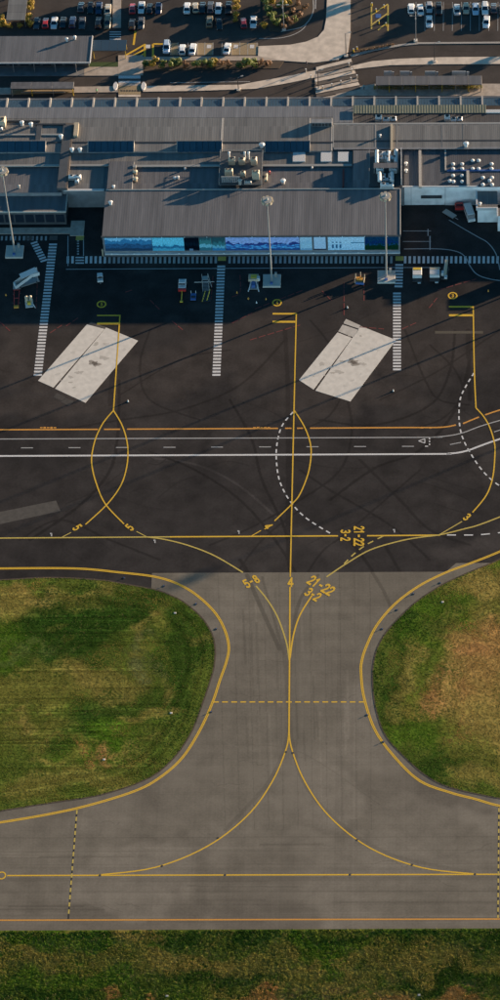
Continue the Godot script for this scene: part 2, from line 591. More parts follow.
	# grass: colour patches read from the photograph
	var gb := [
		blob(20, 600, 60, 22, G_TAN, 0.55), blob(75, 590, 80, 10, G_TAN, 0.5), blob(150, 597, 40, 8, G_TAN, 0.55), blob(60, 640, 55, 34, G_DARK, 0.9), blob(100, 612, 80, 30, G_DARK, 0.9), blob(20, 650, 60, 24, G_DARK, 0.6), blob(130, 700, 50, 22, G_DARK, 0.55), blob(190, 640, 22, 36, G_DARK, 0.8), blob(150, 640, 26, 10, G_TAN, 0.45),
		blob(30, 690, 70, 26, G_OLIVE, 0.9), blob(95, 680, 50, 20, G_TAN, 0.4), blob(95, 730, 40, 24, G_DARK, 0.9), blob(110, 735, 40, 18, G_GREEN, 0.8), blob(25, 735, 40, 18, G_OLIVE, 0.7), blob(100, 757, 70, 6, G_TAN, 0.55), blob(97, 762, 14, 6, G_RED, 0.7), blob(60, 785, 90, 14, G_TAN, 0.35), blob(180, 700, 18, 40, G_DARK, 0.7), blob(150, 765, 30, 12, G_DARK, 0.5), blob(168, 690, 6, 26, G_TAN, 0.4), blob(150, 720, 36, 6, G_TAN, 0.4),
		blob(0, 640, 36, 30, G_GREEN, 0.6), blob(140, 660, 18, 12, Color(0.2, 0.18, 0.08), 0.4), blob(20, 655, 60, 5, Color(0.1, 0.13, 0.03), 0.7),
		blob(470, 600, 40, 26, G_OLIVE, 0.9), blob(490, 580, 40, 22, G_TAN, 0.7), blob(410, 625, 26, 22, G_DARK, 0.85), blob(440, 605, 40, 12, G_GREEN, 0.8), blob(470, 650, 50, 30, G_TAN, 0.7), blob(450, 700, 34, 30, G_RED, 0.7), blob(490, 660, 36, 40, G_RED, 0.65), blob(485, 720, 40, 34, G_TAN, 0.7), blob(390, 680, 14, 50, G_DARK, 0.8), blob(405, 700, 20, 30, G_TAN, 0.35), blob(400, 740, 30, 18, G_GREEN, 0.7), blob(440, 770, 40, 12, G_DARK, 0.8), blob(410, 660, 24, 22, G_TAN, 0.5), blob(490, 780, 40, 14, G_TAN, 0.5), blob(430, 660, 12, 40, G_OLIVE, 0.6), blob(455, 745, 30, 14, G_GREEN, 0.6), blob(498, 690, 45, 50, G_TAN, 0.4), blob(475, 640, 50, 20, G_RED, 0.35), blob(500, 610, 40, 40, G_TAN, 0.3), blob(430, 690, 14, 70, G_GREEN, 0.5), blob(480, 755, 40, 14, G_OLIVE, 0.7), blob(420, 640, 30, 16, G_GREEN, 0.5),
		blob(250, 936, 420, 6, G_DARK, 0.8), blob(60, 950, 120, 14, G_GREEN, 0.5), blob(120, 962, 160, 12, G_OLIVE, 1.0), blob(380, 958, 160, 12, G_OLIVE, 1.0), blob(190, 958, 60, 7, G_TAN, 0.35), blob(440, 962, 60, 7, G_TAN, 0.35), blob(320, 950, 30, 12, G_GREEN, 0.8), blob(450, 975, 60, 10, G_DARK, 0.8), blob(230, 978, 70, 10, G_DARK, 0.7), blob(60, 985, 90, 10, G_GREEN, 0.6),
		blob(120, 1000, 30, 5, G_RED, 0.6), blob(300, 1002, 60, 7, G_RED, 0.7), blob(430, 1000, 120, 8, G_RED, 0.6), blob(40, 1002, 50, 6, G_DARK, 0.8), blob(360, 990, 80, 6, G_TAN, 0.5), blob(220, 965, 50, 8, G_TAN, 0.3), blob(330, 972, 90, 8, G_TAN, 0.35), blob(20, 960, 50, 8, G_TAN, 0.3),
	]
	for k in 70:
		gb.append(blob(rng.randf_range(-30, 530), rng.randf_range(560, 1005), rng.randf_range(8, 34), rng.randf_range(4, 14), [G_GREEN, G_DARK, G_TAN, G_OLIVE, G_OLIVE][k % 5], rng.randf_range(0.2, 0.55)))
	grass_blobs = gb
	var gm := []
	for k in 70:
		var v := rng.randf_range(600, 800)
		var u := rng.randf_range(-20, 90)
		gm.append([curve_px([[u, v], [u + rng.randf_range(40, 130), v + rng.randf_range(-1.5, 0.5)]]), rng.randf_range(0.14, 0.32), rng.randf_range(1.35, 1.9) if k % 2 else rng.randf_range(0.4, 0.65)])
	var rc := curve_px(RIGHT_ISLAND, 5)
	for k in 26:
		var off := PackedVector2Array()
		var dd := 1.6 + k * 0.95
		for i in rc.size():
			var d := (rc[mini(i + 1, rc.size() - 1)] - rc[maxi(i - 1, 0)]).normalized()
			off.append(rc[i] + Vector2(d.y, -d.x) * dd)
		var i0 := rng.randi_range(0, off.size() - 20)
		for piece in 3:
			var cnt := rng.randi_range(6, 22)
			var sub := off.slice(i0, mini(i0 + cnt, off.size()))
			if sub.size() > 2: gm.append([sub, rng.randf_range(0.12, 0.4), rng.randf_range(0.62, 0.85) if (k + piece) % 2 else rng.randf_range(1.12, 1.35)])
			i0 = rng.randi_range(0, off.size() - 10)
	var lc := curve_px(LEFT_ISLAND, 5)
	for k in 5:
		var off := PackedVector2Array()
		var dd := 1.2 + k * 1.5
		for i in lc.size():
			var d := (lc[mini(i + 1, lc.size() - 1)] - lc[maxi(i - 1, 0)]).normalized()
			off.append(lc[i] + Vector2(-d.y, d.x) * dd)
		gm.append([off, rng.randf_range(0.2, 0.34), rng.randf_range(0.5, 0.65) if k % 2 else rng.randf_range(1.25, 1.5)])
	var gt := ground_tex(grass_rect, 1280, 1024, Color(0.092, 0.118, 0.018), gb, [0.5, 0.36, 0.3], gm, [0.02, 0.035, 9, 5], 31)
	var gmat := tex_mat(gt, 1.0)
	var left := PackedVector2Array()
	left.append_array(curve_px(LEFT_ISLAND, 5))
	struct("grass_island_left", sheet(left, 0.03, grass_rect), gmat)
	var right := PackedVector2Array()
	right.append_array(curve_px(RIGHT_ISLAND, 5))
	struct("grass_island_right", sheet(right, 0.03, grass_rect), gmat)
	var bz := P(250, 929.5).z
	struct("grass_verge", sheet(PackedVector2Array([Vector2(-125, bz), Vector2(55, bz), Vector2(55, 145), Vector2(-125, 145)]), 0.03, grass_rect), gmat)
	# bare earth lip between shoulder and grass
	obj("soil_edge", ribbon(left, 0.35, 0.036), M.soil, get_node("grass_island_left"))
	obj("soil_edge", ribbon(right, 0.35, 0.036), M.soil, get_node("grass_island_right"))
	build_markings()
	build_edge_lights()

func build_edge_lights():
	var st := begin()
	tube(st, Vector3.ZERO, Vector3(0, 0.2, 0), 0.07, 0.05)
	var stem := st.commit()
	st = begin()
	tube(st, Vector3(0, 0.2, 0), Vector3(0, 0.34, 0), 0.1, 0.06)
	var cap := st.commit()
	st = begin()
	tube(st, Vector3.ZERO, Vector3(0, 0.05, 0), 0.3, 0.28, 10)
	var plate := st.commit()
	for p in [[124, 578], [164, 586], [196, 604], [216, 629], [413.5, 594], [440, 583], [397, 610], [382, 629], [211, 712], [367, 715], [383, 742]]:
		var t := thing("taxiway_edge_light", "small dark taxiway edge light with blue cap on shoulder beside yellow line", "edge light", P(p[0], p[1], 0.03), 0, "taxiway edge lights along the curved shoulders")
		obj("base_plate", plate, M.dark_metal, t)
		obj("stem", stem, M.dark_metal, t)
		obj("lens", cap, M.blue_metal, t)
	st = begin()
	cbx(st, Vector3(-0.45, 0, -0.35), Vector3(0.45, 0.14, 0.35), 0.04)
	var pit := st.commit()
	st = begin()
	bx(st, Vector3(-0.3, 0.14, -0.22), Vector3(0.3, 0.17, 0.22))
	var lid := st.commit()
	for p in [[442.5, 602], [175, 613], [104, 759.5], [171, 713], [419, 995], [167, 996]]:
		var t := thing("cable_pit", "pale concrete cable pit lid set in rough grass", "cable pit", P(p[0], p[1], 0.03), 0, "cable pits in the grass")
		t.scale = Vector3.ONE * 0.6
		obj("surround", pit, M.concrete, t)
		obj("cover", lid, M.concrete_b, t)

const GLYPH := {
	"1": [[0.08, 0.78], [0.3, 1.0], [0.3, 0.0]],
	"2": [[0.02, 0.78], [0.12, 0.95], [0.3, 1.0], [0.5, 0.94], [0.58, 0.74], [0.48, 0.5], [0.02, 0.0], [0.62, 0.0]],
	"3": [[0.02, 0.9], [0.28, 1.0], [0.54, 0.9], [0.56, 0.68], [0.42, 0.54], [0.22, 0.52], [0.48, 0.46], [0.6, 0.26], [0.48, 0.05], [0.24, 0.0], [0.0, 0.12]],
	"4": [[0.46, 0.0], [0.46, 1.0], [0.0, 0.3], [0.66, 0.3]],
	"5": [[0.58, 1.0], [0.1, 1.0], [0.05, 0.55], [0.3, 0.63], [0.54, 0.52], [0.6, 0.3], [0.46, 0.05], [0.22, 0.0], [0.0, 0.12]],
	"8": [[0.3, 0.53], [0.08, 0.66], [0.08, 0.88], [0.3, 1.0], [0.52, 0.88], [0.52, 0.66], [0.3, 0.53], [0.04, 0.38], [0.04, 0.12], [0.3, 0.0], [0.56, 0.12], [0.56, 0.38], [0.3, 0.53]],
	"-": [[0.1, 0.48], [0.46, 0.48]],
}

func text_px(s: String, u: float, v: float, height: float, turn_deg: float, m: Material, parent: Node):
	var st := begin()
	var adv := 0.84
	var x := -(s.length() * adv - 0.26) * 0.5
	var half := 0.115
	var y := 0.0
	for ch in s:
		var g: Array = GLYPH[ch]
		for i in g.size() - 1:
			var a := Vector2(x + g[i][0], 0.5 - g[i][1])
			var b := Vector2(x + g[i + 1][0], 0.5 - g[i + 1][1])
			var d := (b - a).normalized()
			var n := Vector2(-d.y, d.x) * half
			a -= d * half * 0.7
			b += d * half * 0.7
			y += 0.0006
			quad(st, Vector3(a.x + n.x, y, a.y + n.y), Vector3(a.x - n.x, y, a.y - n.y), Vector3(b.x - n.x, y, b.y - n.y), Vector3(b.x + n.x, y, b.y + n.y))
		x += adv
	var o := obj("lettering", st.commit(), m, parent)
	o.transform = Transform3D(Basis(Vector3.UP, deg_to_rad(turn_deg)) * Basis.from_scale(Vector3(height * 0.68, 1, height)), P(u, v) + Vector3(0, 0.027, 0))
	return o

func build_markings():
	var Y: Material = M.yellow
	var w := 0.32
	# stand lead-in lines
	for e in [[[97, 315.5], [120.5, 315.5], 0.4], [[97, 323.5], [119.5, 323.5], 0.75], [[272.5, 313.8], [296.5, 313.8], 0.55], [[272.5, 321.8], [296, 321.8], 0.65], [[449, 306.8], [473.3, 306.8], 0.6], [[449, 315.3], [473, 315.3], 0.7]]:
		line("stop_bar", [e[0], e[1]], e[2], Y, apron)
	line("lead_in_line", [[120, 315], [113.5, 410.5]], w, Y, apron, 0.062)
	line("lead_in_line", [[296.3, 313.2], [294, 410], [291.5, 520], [290.3, 577]], w, Y, apron, 0.062)
	line("lead_in_line", [[473.2, 306.3], [474.3, 370], [476, 408]], w, Y, apron, 0.062)
	line("lead_in_line", [[113.5, 410.5], [103.5, 422.5], [96, 437.5], [92, 454], [92, 466], [96, 482.5], [105, 503.5], [124, 524]], w, Y, apron, 0.058)
	line("lead_in_line", [[136.5, 531.5], [147, 537]], w * 0.7, M.yellow_dull, apron, 0.058)
	line("lead_in_line", [[113.5, 410.5], [121.5, 424], [126.5, 439], [128, 454], [126, 470.5], [120, 487], [106.5, 505], [85.5, 524.5]], w, Y, apron, 0.06)
	line("lead_in_line", [[71, 532.5], [62, 537.3]], w * 0.7, M.yellow_dull, apron, 0.058)
	line("lead_in_line", [[294, 410], [304, 426], [310, 442], [311, 456], [308, 474], [300, 494], [292, 504], [274.5, 521]], w, Y, apron, 0.058)
	line("lead_in_line", [[261, 530.5], [251.5, 536]], w * 0.7, M.yellow, apron, 0.058)
	line("lead_in_line", [[476, 408], [484, 417], [490, 428], [494, 441], [495, 452], [493, 476], [486.5, 495], [472.5, 512.5]], w, Y, apron, 0.058)
	line("lead_in_line", [[462, 521.5], [439, 535]], w * 0.8, M.yellow_dull, apron, 0.058)
	dashes("dashed_lead_line", [[293, 412], [282, 426], [277, 444], [276.5, 462], [280, 482], [290, 501], [306, 518], [333, 535]], 0.36, 1.15, 0.95, M.white_paint, apron, 0.05)
	dashes("dashed_lead_line", [[474, 373], [466, 386], [460.5, 398], [459, 412], [459.5, 424], [462, 436], [468, 449], [480, 467.6], [493, 481], [512, 494]], 0.36, 1.15, 0.95, M.white_paint, apron, 0.05)
	dashes("dashed_lead_line", [[447, 535], [473.5, 535], [488, 534], [515, 531]], 0.34, 2.1, 1.9, M.white_paint, apron, 0.05)
	dashes("dashed_lead_line", [[383, 536.2], [366, 545], [354, 554], [343, 565]], 0.34, 1.5, 1.2, M.yellow_dull, apron, 0.05)
	# apron taxi line and its turn-offs
	line("taxi_line", [[-40, 538.4], [170, 536.9]], 0.36, M.yellow_dull, apron)
	line("taxi_line", [[170, 536.9], [338, 535.9]], 0.4, Y, apron)
	line("taxi_line", [[367, 535.8], [440, 535.2]], 0.4, Y, apron)
	line("taxi_line", [[326.5, 577], [345, 564.5], [370, 550], [400, 541], [421, 537.2], [440, 534.8], [464, 529], [483, 523.5], [530, 505]], 0.36, M.yellow_dull, apron, 0.054)
	line("taxi_line", [[145, 536.8], [165, 539.5], [190, 546], [215, 556], [243, 572.5]], 0.36, M.yellow_dull, apron, 0.054)
	line("taxi_line", [[256, 586], [266, 598], [275.5, 613], [281.5, 627], [287, 645], [289.2, 660]], 0.36, M.yellow_dull, taxiway, 0.054)
	line("taxi_line", [[312, 595.5], [300, 615], [293.5, 635], [290, 658]], 0.36, M.yellow, taxiway, 0.056)
	line("taxi_line", [[290, 587], [289.6, 655], [289, 736]], 0.36, Y, taxiway, 0.06)
	for s in [[[289, 728], [286.5, 748], [272, 782], [247, 816], [207, 846.5], [155, 867.5], [98, 875]], [[289, 728], [291.5, 748], [305, 782], [330, 817], [370, 848], [421, 867.5], [477, 874.2]]]:
		line("taxi_line", s, 0.32, Y, taxiway, 0.056)
	line("taxi_line", [[7, 875.6], [700, 873.8]], 0.34, Y, taxiway, 0.052)
	line("taxi_line", [[-60, 875.8], [-3, 875.6]], 0.4, Y, taxiway, 0.052)
	line("edge_line", [[-60, 920.4], [700, 918.6]], 0.36, M.orange, taxiway, 0.052)
	# black lead-on spots on the taxi lines
	for p in [[100, 875.2], [162, 866], [218, 838], [225, 874.9], [350, 874.6], [412, 864.8], [357, 840], [475, 874.2], [286, 752], [293, 753]]:
		var c := P(p[0], p[1])
		var st := begin()
		tube(st, Vector3(0, 0.012, 0), Vector3(0, 0.035, 0), 0.26, 0.26, 10)
		obj("inset_light", st.commit(), M.joint, taxiway, c)
	ring(1.5, 875.5, 0.85, 0.3, Y, taxiway)
	for p in [[101.5, 304.3], [277, 302.7], [452.7, 295.7]]:
		ring(p[0], p[1], 1.05, 0.36, Y, apron)
		text_px("5" if p[0] < 200 else ("4" if p[0] < 400 else "3"), p[0], p[1], 1.0, 0, Y, apron)
	# double taxiway edge lines
	var e1 := [[-40, 569], [0, 568.5], [75, 568.5], [120, 572.5], [156, 577], [180, 585], [199, 597], [216, 614], [225.5, 632], [228.8, 648], [226, 663], [220, 680], [212.5, 702.5], [200, 730], [182.5, 757.5], [160, 777.5], [135, 791], [90, 805], [50, 814], [0, 822.5], [-60, 831]]
	var e2 := [[540, 533], [500, 551.5], [470, 563.5], [446, 572.5], [419, 586], [395, 604], [377, 625], [366.5, 646], [362, 660], [361, 672], [364, 697.5], [375, 730], [395, 757.5], [420, 781], [450, 792.5], [475, 799], [500, 806], [560, 818]]
	for e in [e1, e2]:
		line("edge_line", e, 0.25, Y, taxiway, 0.058, 0.165)
		line("edge_line", e, 0.25, Y, taxiway, 0.058, -0.165)
	dashes("holding_dash", [[213, 702], [365, 702]], 0.34, 1.3, 0.75, Y, taxiway, 0.05)
	dashes("holding_dash", [[77, 810], [68.3, 918]], 0.34, 1.05, 0.75, M.yellow_dull, taxiway, 0.056)
	line("holding_backing", [[77, 809], [68.3, 919]], 0.34, M.black_paint, taxiway, 0.046)
	dashes("holding_dash", [[499, 808], [498, 918]], 0.34, 1.05, 0.75, M.yellow_dull, taxiway, 0.056)
	line("holding_backing", [[499, 807], [498, 919]], 0.34, M.black_paint, taxiway, 0.046)
	# stand clearance line in orange
	for s in [[[-60, 430], [98, 429.4]], [[104, 429.4], [120, 429.3]], [[127, 429.2], [278, 428.4]], [[285, 428.3], [291.5, 428.3]], [[297, 428.3], [303, 428.2]], [[310, 428.2], [400, 427.6], [440, 427.4], [456, 425]], [[463, 423.6], [479, 417]], [[485, 415], [500, 410], [540, 398]]]:
		line("clearance_line", s, 0.42, M.orange, apron)
	for s in [[40, 57], [253, 271], [416, 437]]:
		for k in 5:
			var a: float = s[0] + (s[1] - s[0]) * k / 5.0
			line("small_lettering", [[a, 427.7], [a + (s[1] - s[0]) / 6.5, 427.7]], 0.5 if k % 2 else 0.35, M.orange, apron, 0.056)
	# airside road
	line("road_line", [[-60, 439.3], [400, 437.5], [430, 437.3], [450, 435.6], [464, 432.4], [480, 426.4], [500, 420.4], [540, 409]], 0.28, M.white_worn, apron)
	line("road_line", [[-60, 456.3], [400, 454.2], [448, 453.6], [466, 451], [480, 446], [500, 439], [540, 427]], 0.5, M.white_paint, apron)
	for u in [21, 68.5, 116, 163.5, 211, 259, 306.5, 354, 402]:
		line("road_dash", [[u, 448 - u * 0.004], [u + 12, 448 - u * 0.004]], 0.25, M.white_worn, apron)
	line("road_dash", [[450, 444.6], [461, 442.4]], 0.25, M.white_worn, apron)
	line("road_dash", [[494, 432], [505, 428.5]], 0.25, M.white_worn, apron)
	dashes("give_way_dash", [[429.5, 437.8], [429.5, 446.5]], 0.3, 0.5, 0.4, M.white_paint, apron)
	line("give_way_dash", [[425, 446.3], [428, 446.3]], 0.3, M.white_paint, apron)
	var tri_pts := [[424.8, 438.9], [424.8, 443.1], [418.5, 441]]
	for k in 3: line("give_way_triangle", [tri_pts[k], tri_pts[(k + 1) % 3]], 0.22, M.white_paint, apron, 0.05 + 0.004 * k)
	# stand numbers painted on the lines
	text_px("5", 77.2, 527.5, 2.0, -50, Y, apron)
	text_px("5", 129.5, 527.5, 2.0, 50, Y, apron)
	text_px("4", 268, 526.3, 2.0, -55, Y, apron)
	text_px("3", 467, 517, 2.0, -40, Y, apron)
	text_px("3-2", 345.5, 535.3, 2.0, -90, Y, apron)
	text_px("21-22", 359, 536, 2.1, -90, Y, apron)
	text_px("5-8", 251.2, 581.5, 2.2, 32, Y, taxiway)
	text_px("4", 290.3, 582.3, 2.4, 0, Y, taxiway)
	text_px("21-22", 321, 585.5, 2.4, -36, Y, taxiway)
	text_px("3-2", 313, 594.5, 2.2, -36, Y, taxiway)
	for p in [[51.5, 534.8], [239, 532.3], [394.5, 531], [155, 541.5]]:
		line("marker_tick", [[p[0], p[1] - 1.6], [p[0], p[1] + 1.6]], 0.3, M.white_worn, apron, 0.056)
		line("marker_tick", [[p[0] - 1.6, p[1] - 1.2], [p[0] + 0.2, p[1] - 1.2]], 0.4, M.white_worn, apron, 0.06)
	# zebra walkways across the stands
	crossing([53.2, 243], [37.6, 376.5], 43, 8.0)
	crossing([33.5, 241.5], [44.5, 262], 8, 7.0)
	crossing([221.3, 265], [216.3, 376.5], 36, 7.8)
	crossing([399.3, 263.5], [398.5, 288], 8, 8.0)
	crossing([397, 292], [397, 371], 26, 7.8)
	# walkway along the terminal front
	var u := 68.0
	while u < 530:
		if not (u > 74 and u < 84) and not (absf(u - 222) < 3.4) and not (absf(u - 399) < 3.4):
			var faint := u > 105 and u < 400
			line("walkway_bar", [[u, 256.3], [u - 0.15, 263.4]], 0.62, M.white_worn if faint else M.white_paint, apron)
		u += 4.62
	for k in 3: line("walkway_bar", [[75.5, 257.5 + k * 2.8], [84, 257.5 + k * 2.8]], 0.45, M.white_paint, apron)
	u = 2.0
	while u < 46:
		line("walkway_bar", [[u, 236.2], [u - 0.2, 240.5]], 0.5, M.white_worn, apron)
		u += 4.4
	for p in [[53.5, 238], [29, 238], [222, 258.5], [399.5, 258.5], [80, 238]]:
		line("tactile_pad", [[p[0] - 4, p[1]], [p[0] + 4, p[1]]], 1.6, M.yellow_dull if p[0] > 70 else M.concrete_dark, apron, 0.05)
	for k in 6: line("walkway_bar", [[77, 241 + k * 2.6], [79, 241 + k * 2.6]], 0.5, M.white_worn, apron)
	line("walkway_edge", [[66, 269.3], [400, 267.6], [440, 268.2]], 0.22, M.white_worn, apron)
	line("walkway_edge", [[68, 236], [68, 266]], 0.22, M.white_worn, apron)
	line("walkway_edge", [[83.5, 238], [83.5, 256]], 0.22, M.white_worn, apron)
	# service yard lines
	line("yard_line", [[449, 220], [464, 229], [478, 237], [488, 243], [496, 254], [500, 270]], 0.25, M.white_worn, apron)
	line("yard_line", [[404, 249], [440, 249], [458, 252], [466, 258], [470, 266], [478, 275], [495, 280], [520, 282]], 0.25, M.white_worn, apron, 0.056)
	for v in [231, 241.5]: line("yard_line", [[403, v], [431, v]], 0.2, M.white_worn, apron)
	line("yard_line", [[428, 229], [428, 236]], 0.25, M.white_worn, apron, 0.056)
	line("yard_line", [[430, 236], [430, 250]], 0.3, M.white_worn, apron, 0.06)
	# red safety lines
	for s in [[[0, 322], [10, 331]], [[50, 333], [62, 325]], [[78, 318], [66, 326]], [[150, 300], [162, 312]], [[172, 321], [184, 331]], [[232, 323], [252, 313]], [[255, 309], [306, 289]], [[322, 291], [334, 303]], [[360, 327], [384, 329]], [[402, 329], [418, 322]], [[429, 308], [437, 298]], [[300, 325], [250, 340]], [[438, 290], [476, 279]], [[132, 290], [120, 294]], [[344, 283], [344, 318]], [[364, 282], [364, 304]], [[240, 275], [240, 292], [232, 297]], [[38, 270], [36, 310]], [[213, 276], [211, 300]]]:
		dashes("safety_line", s, 0.26, 1.8, 0.5, M.red_paint, apron, 0.046)
	# paler repair patches and a drain channel
	obj("repair_patch", sheet(poly_px([[-40, 520], [56, 500.5], [60.5, 511], [-40, 533]]), 0.008), mat(0.075, 0.067, 0.058, 0.95, 0, tex_blotch, 0.2), apron)
	obj("repair_patch", sheet(poly_px([[57, 393], [66, 397], [62, 401], [53, 397]]), 0.008), mat(0.055, 0.048, 0.042, 0.95, 0, tex_blotch, 0.2), apron)
	obj("repair_patch", sheet(poly_px([[66, 398], [74, 401], [69, 406], [61, 402]]), 0.008), mat(0.055, 0.048, 0.042, 0.95, 0, tex_blotch, 0.2), apron)
	obj("drain_channel", sheet(poly_px([[435, 331], [483, 331], [483, 333.6], [435, 333.6]]), 0.008), mat(0.1, 0.085, 0.06, 0.9, 0, tex_grain, 0.4), apron)
	# concrete hardstand slabs
	var pads := [
		[[[87, 324.3], [104.5, 329], [53.4, 387.6], [38, 380.7]], "concrete"], [[[106, 327.5], [138, 340.7], [85.5, 402.8], [55, 388.6]], "concrete"], [[[91, 321.8], [105.8, 327.2], [104.8, 328.6], [88.3, 324]], "concrete_dark"],
		[[[342.6, 324.6], [358.8, 330], [353.2, 337.2], [338.2, 331.4]], "concrete_b"], [[[337.5, 332.4], [351.9, 338.0], [313.6, 389.6], [299, 380]], "concrete"], [[[360.8, 326], [396, 340], [350.3, 401.5], [315.4, 390.6]], "concrete"], [[[346, 319], [360.4, 325.4], [358.9, 328.8], [343.4, 323.4]], "concrete_b"],
	]
	for pd in pads:
		obj("hardstand_slab", slab(poly_px(pd[0]), -0.02, 0.014), M[pd[1]], apron)
	# oil stains on the slabs
	for s in [[94.5, 363.5, 1.1], [104, 358, 0.8], [96, 344.5, 0.5], [106, 344, 0.45], [70.5, 377, 0.5], [79, 372.5, 0.7], [353.5, 362.5, 1.2], [363, 364, 0.6], [339, 372, 0.8], [322, 364, 0.6], [347, 321.5, 0.5], [352, 323, 0.5], [341, 330.5, 0.4], [347, 333.5, 0.4]]:
		stain(s[0], s[1], s[2], mat(0.27, 0.24, 0.2, 0.9) if s[2] > 0.9 else mat(0.42, 0.385, 0.33, 0.9), 0.0165)
	for k in 26:
		var f := rng.randf_range(0.08, 0.92)
		var q := rng.randf_range(0.06, 0.94)
		var base: Array = [[87, 324.3], [138, 340.7], [38, 380.7]] if k % 2 else [[346, 326], [396, 340], [299, 380]]
		var su: float = base[0][0] + (base[1][0] - base[0][0]) * f + (base[2][0] - base[0][0]) * q
		var sv: float = base[0][1] + (base[1][1] - base[0][1]) * f + (base[2][1] - base[0][1]) * q
		stain(su, sv, rng.randf_range(0.15, 0.5), mat(0.5, 0.465, 0.405, 0.9) if k % 3 else mat(0.4, 0.36, 0.3, 0.9), 0.0155 + 0.00008 * k)
	for s in [[94.5, 363.5, 0.6], [353.5, 362.5, 0.65]]:
		stain(s[0], s[1], s[2], mat(0.12, 0.1, 0.08, 0.9), 0.0182)

func stain(u: float, v: float, r: float, m: Material, y: float):
	var c := P(u, v)
	var poly := PackedVector2Array()
	var n := 22
	var ph := rng.randf() * TAU
	for i in n:
		var a := TAU * i / n
		var q := r * (1.0 + 0.3 * sin(a * 2 + ph) + 0.2 * sin(a * 5 + ph * 2) + rng.randf_range(-0.15, 0.15))
		poly.append(Vector2(c.x + cos(a) * q * 1.25, c.z + sin(a) * q * 0.8))
	obj("oil_stain", sheet(poly, y), m, apron)

func ring(u: float, v: float, r: float, w: float, m: Material, parent: Node):
	var c := P(u, v)
	var pts := PackedVector2Array()
	for i in 25: pts.append(Vector2(c.x + cos(TAU * i / 24) * r, c.z + sin(TAU * i / 24) * r))
	obj("stand_ring", ribbon(pts, w, 0.056), m, parent)

func crossing(a: Array, b: Array, n: int, wpx: float):
	var p := P(a[0], a[1])
	var q := P(b[0], b[1])
	var d := (q - p).normalized()
	var s := Vector3(-d.z, 0, d.x)
	var half := wpx * 0.5 * 0.253
	var bar := p.distance_to(q) / n * 0.3
	for k in n:
		var c := p.lerp(q, (k + 0.5) / n)
		var pts := PackedVector2Array([Vector2(c.x - s.x * half, c.z - s.z * half), Vector2(c.x + s.x * half, c.z + s.z * half)])
		obj("crossing_bar", ribbon(pts, bar * 2.0, 0.052), M.white_paint, apron)

# ================================================================= landside
func road_slab(called: String, pts: Array, m: Material, y := 0.12):
	return obj(called, slab(poly_px(pts), -0.02, y), m, landside)

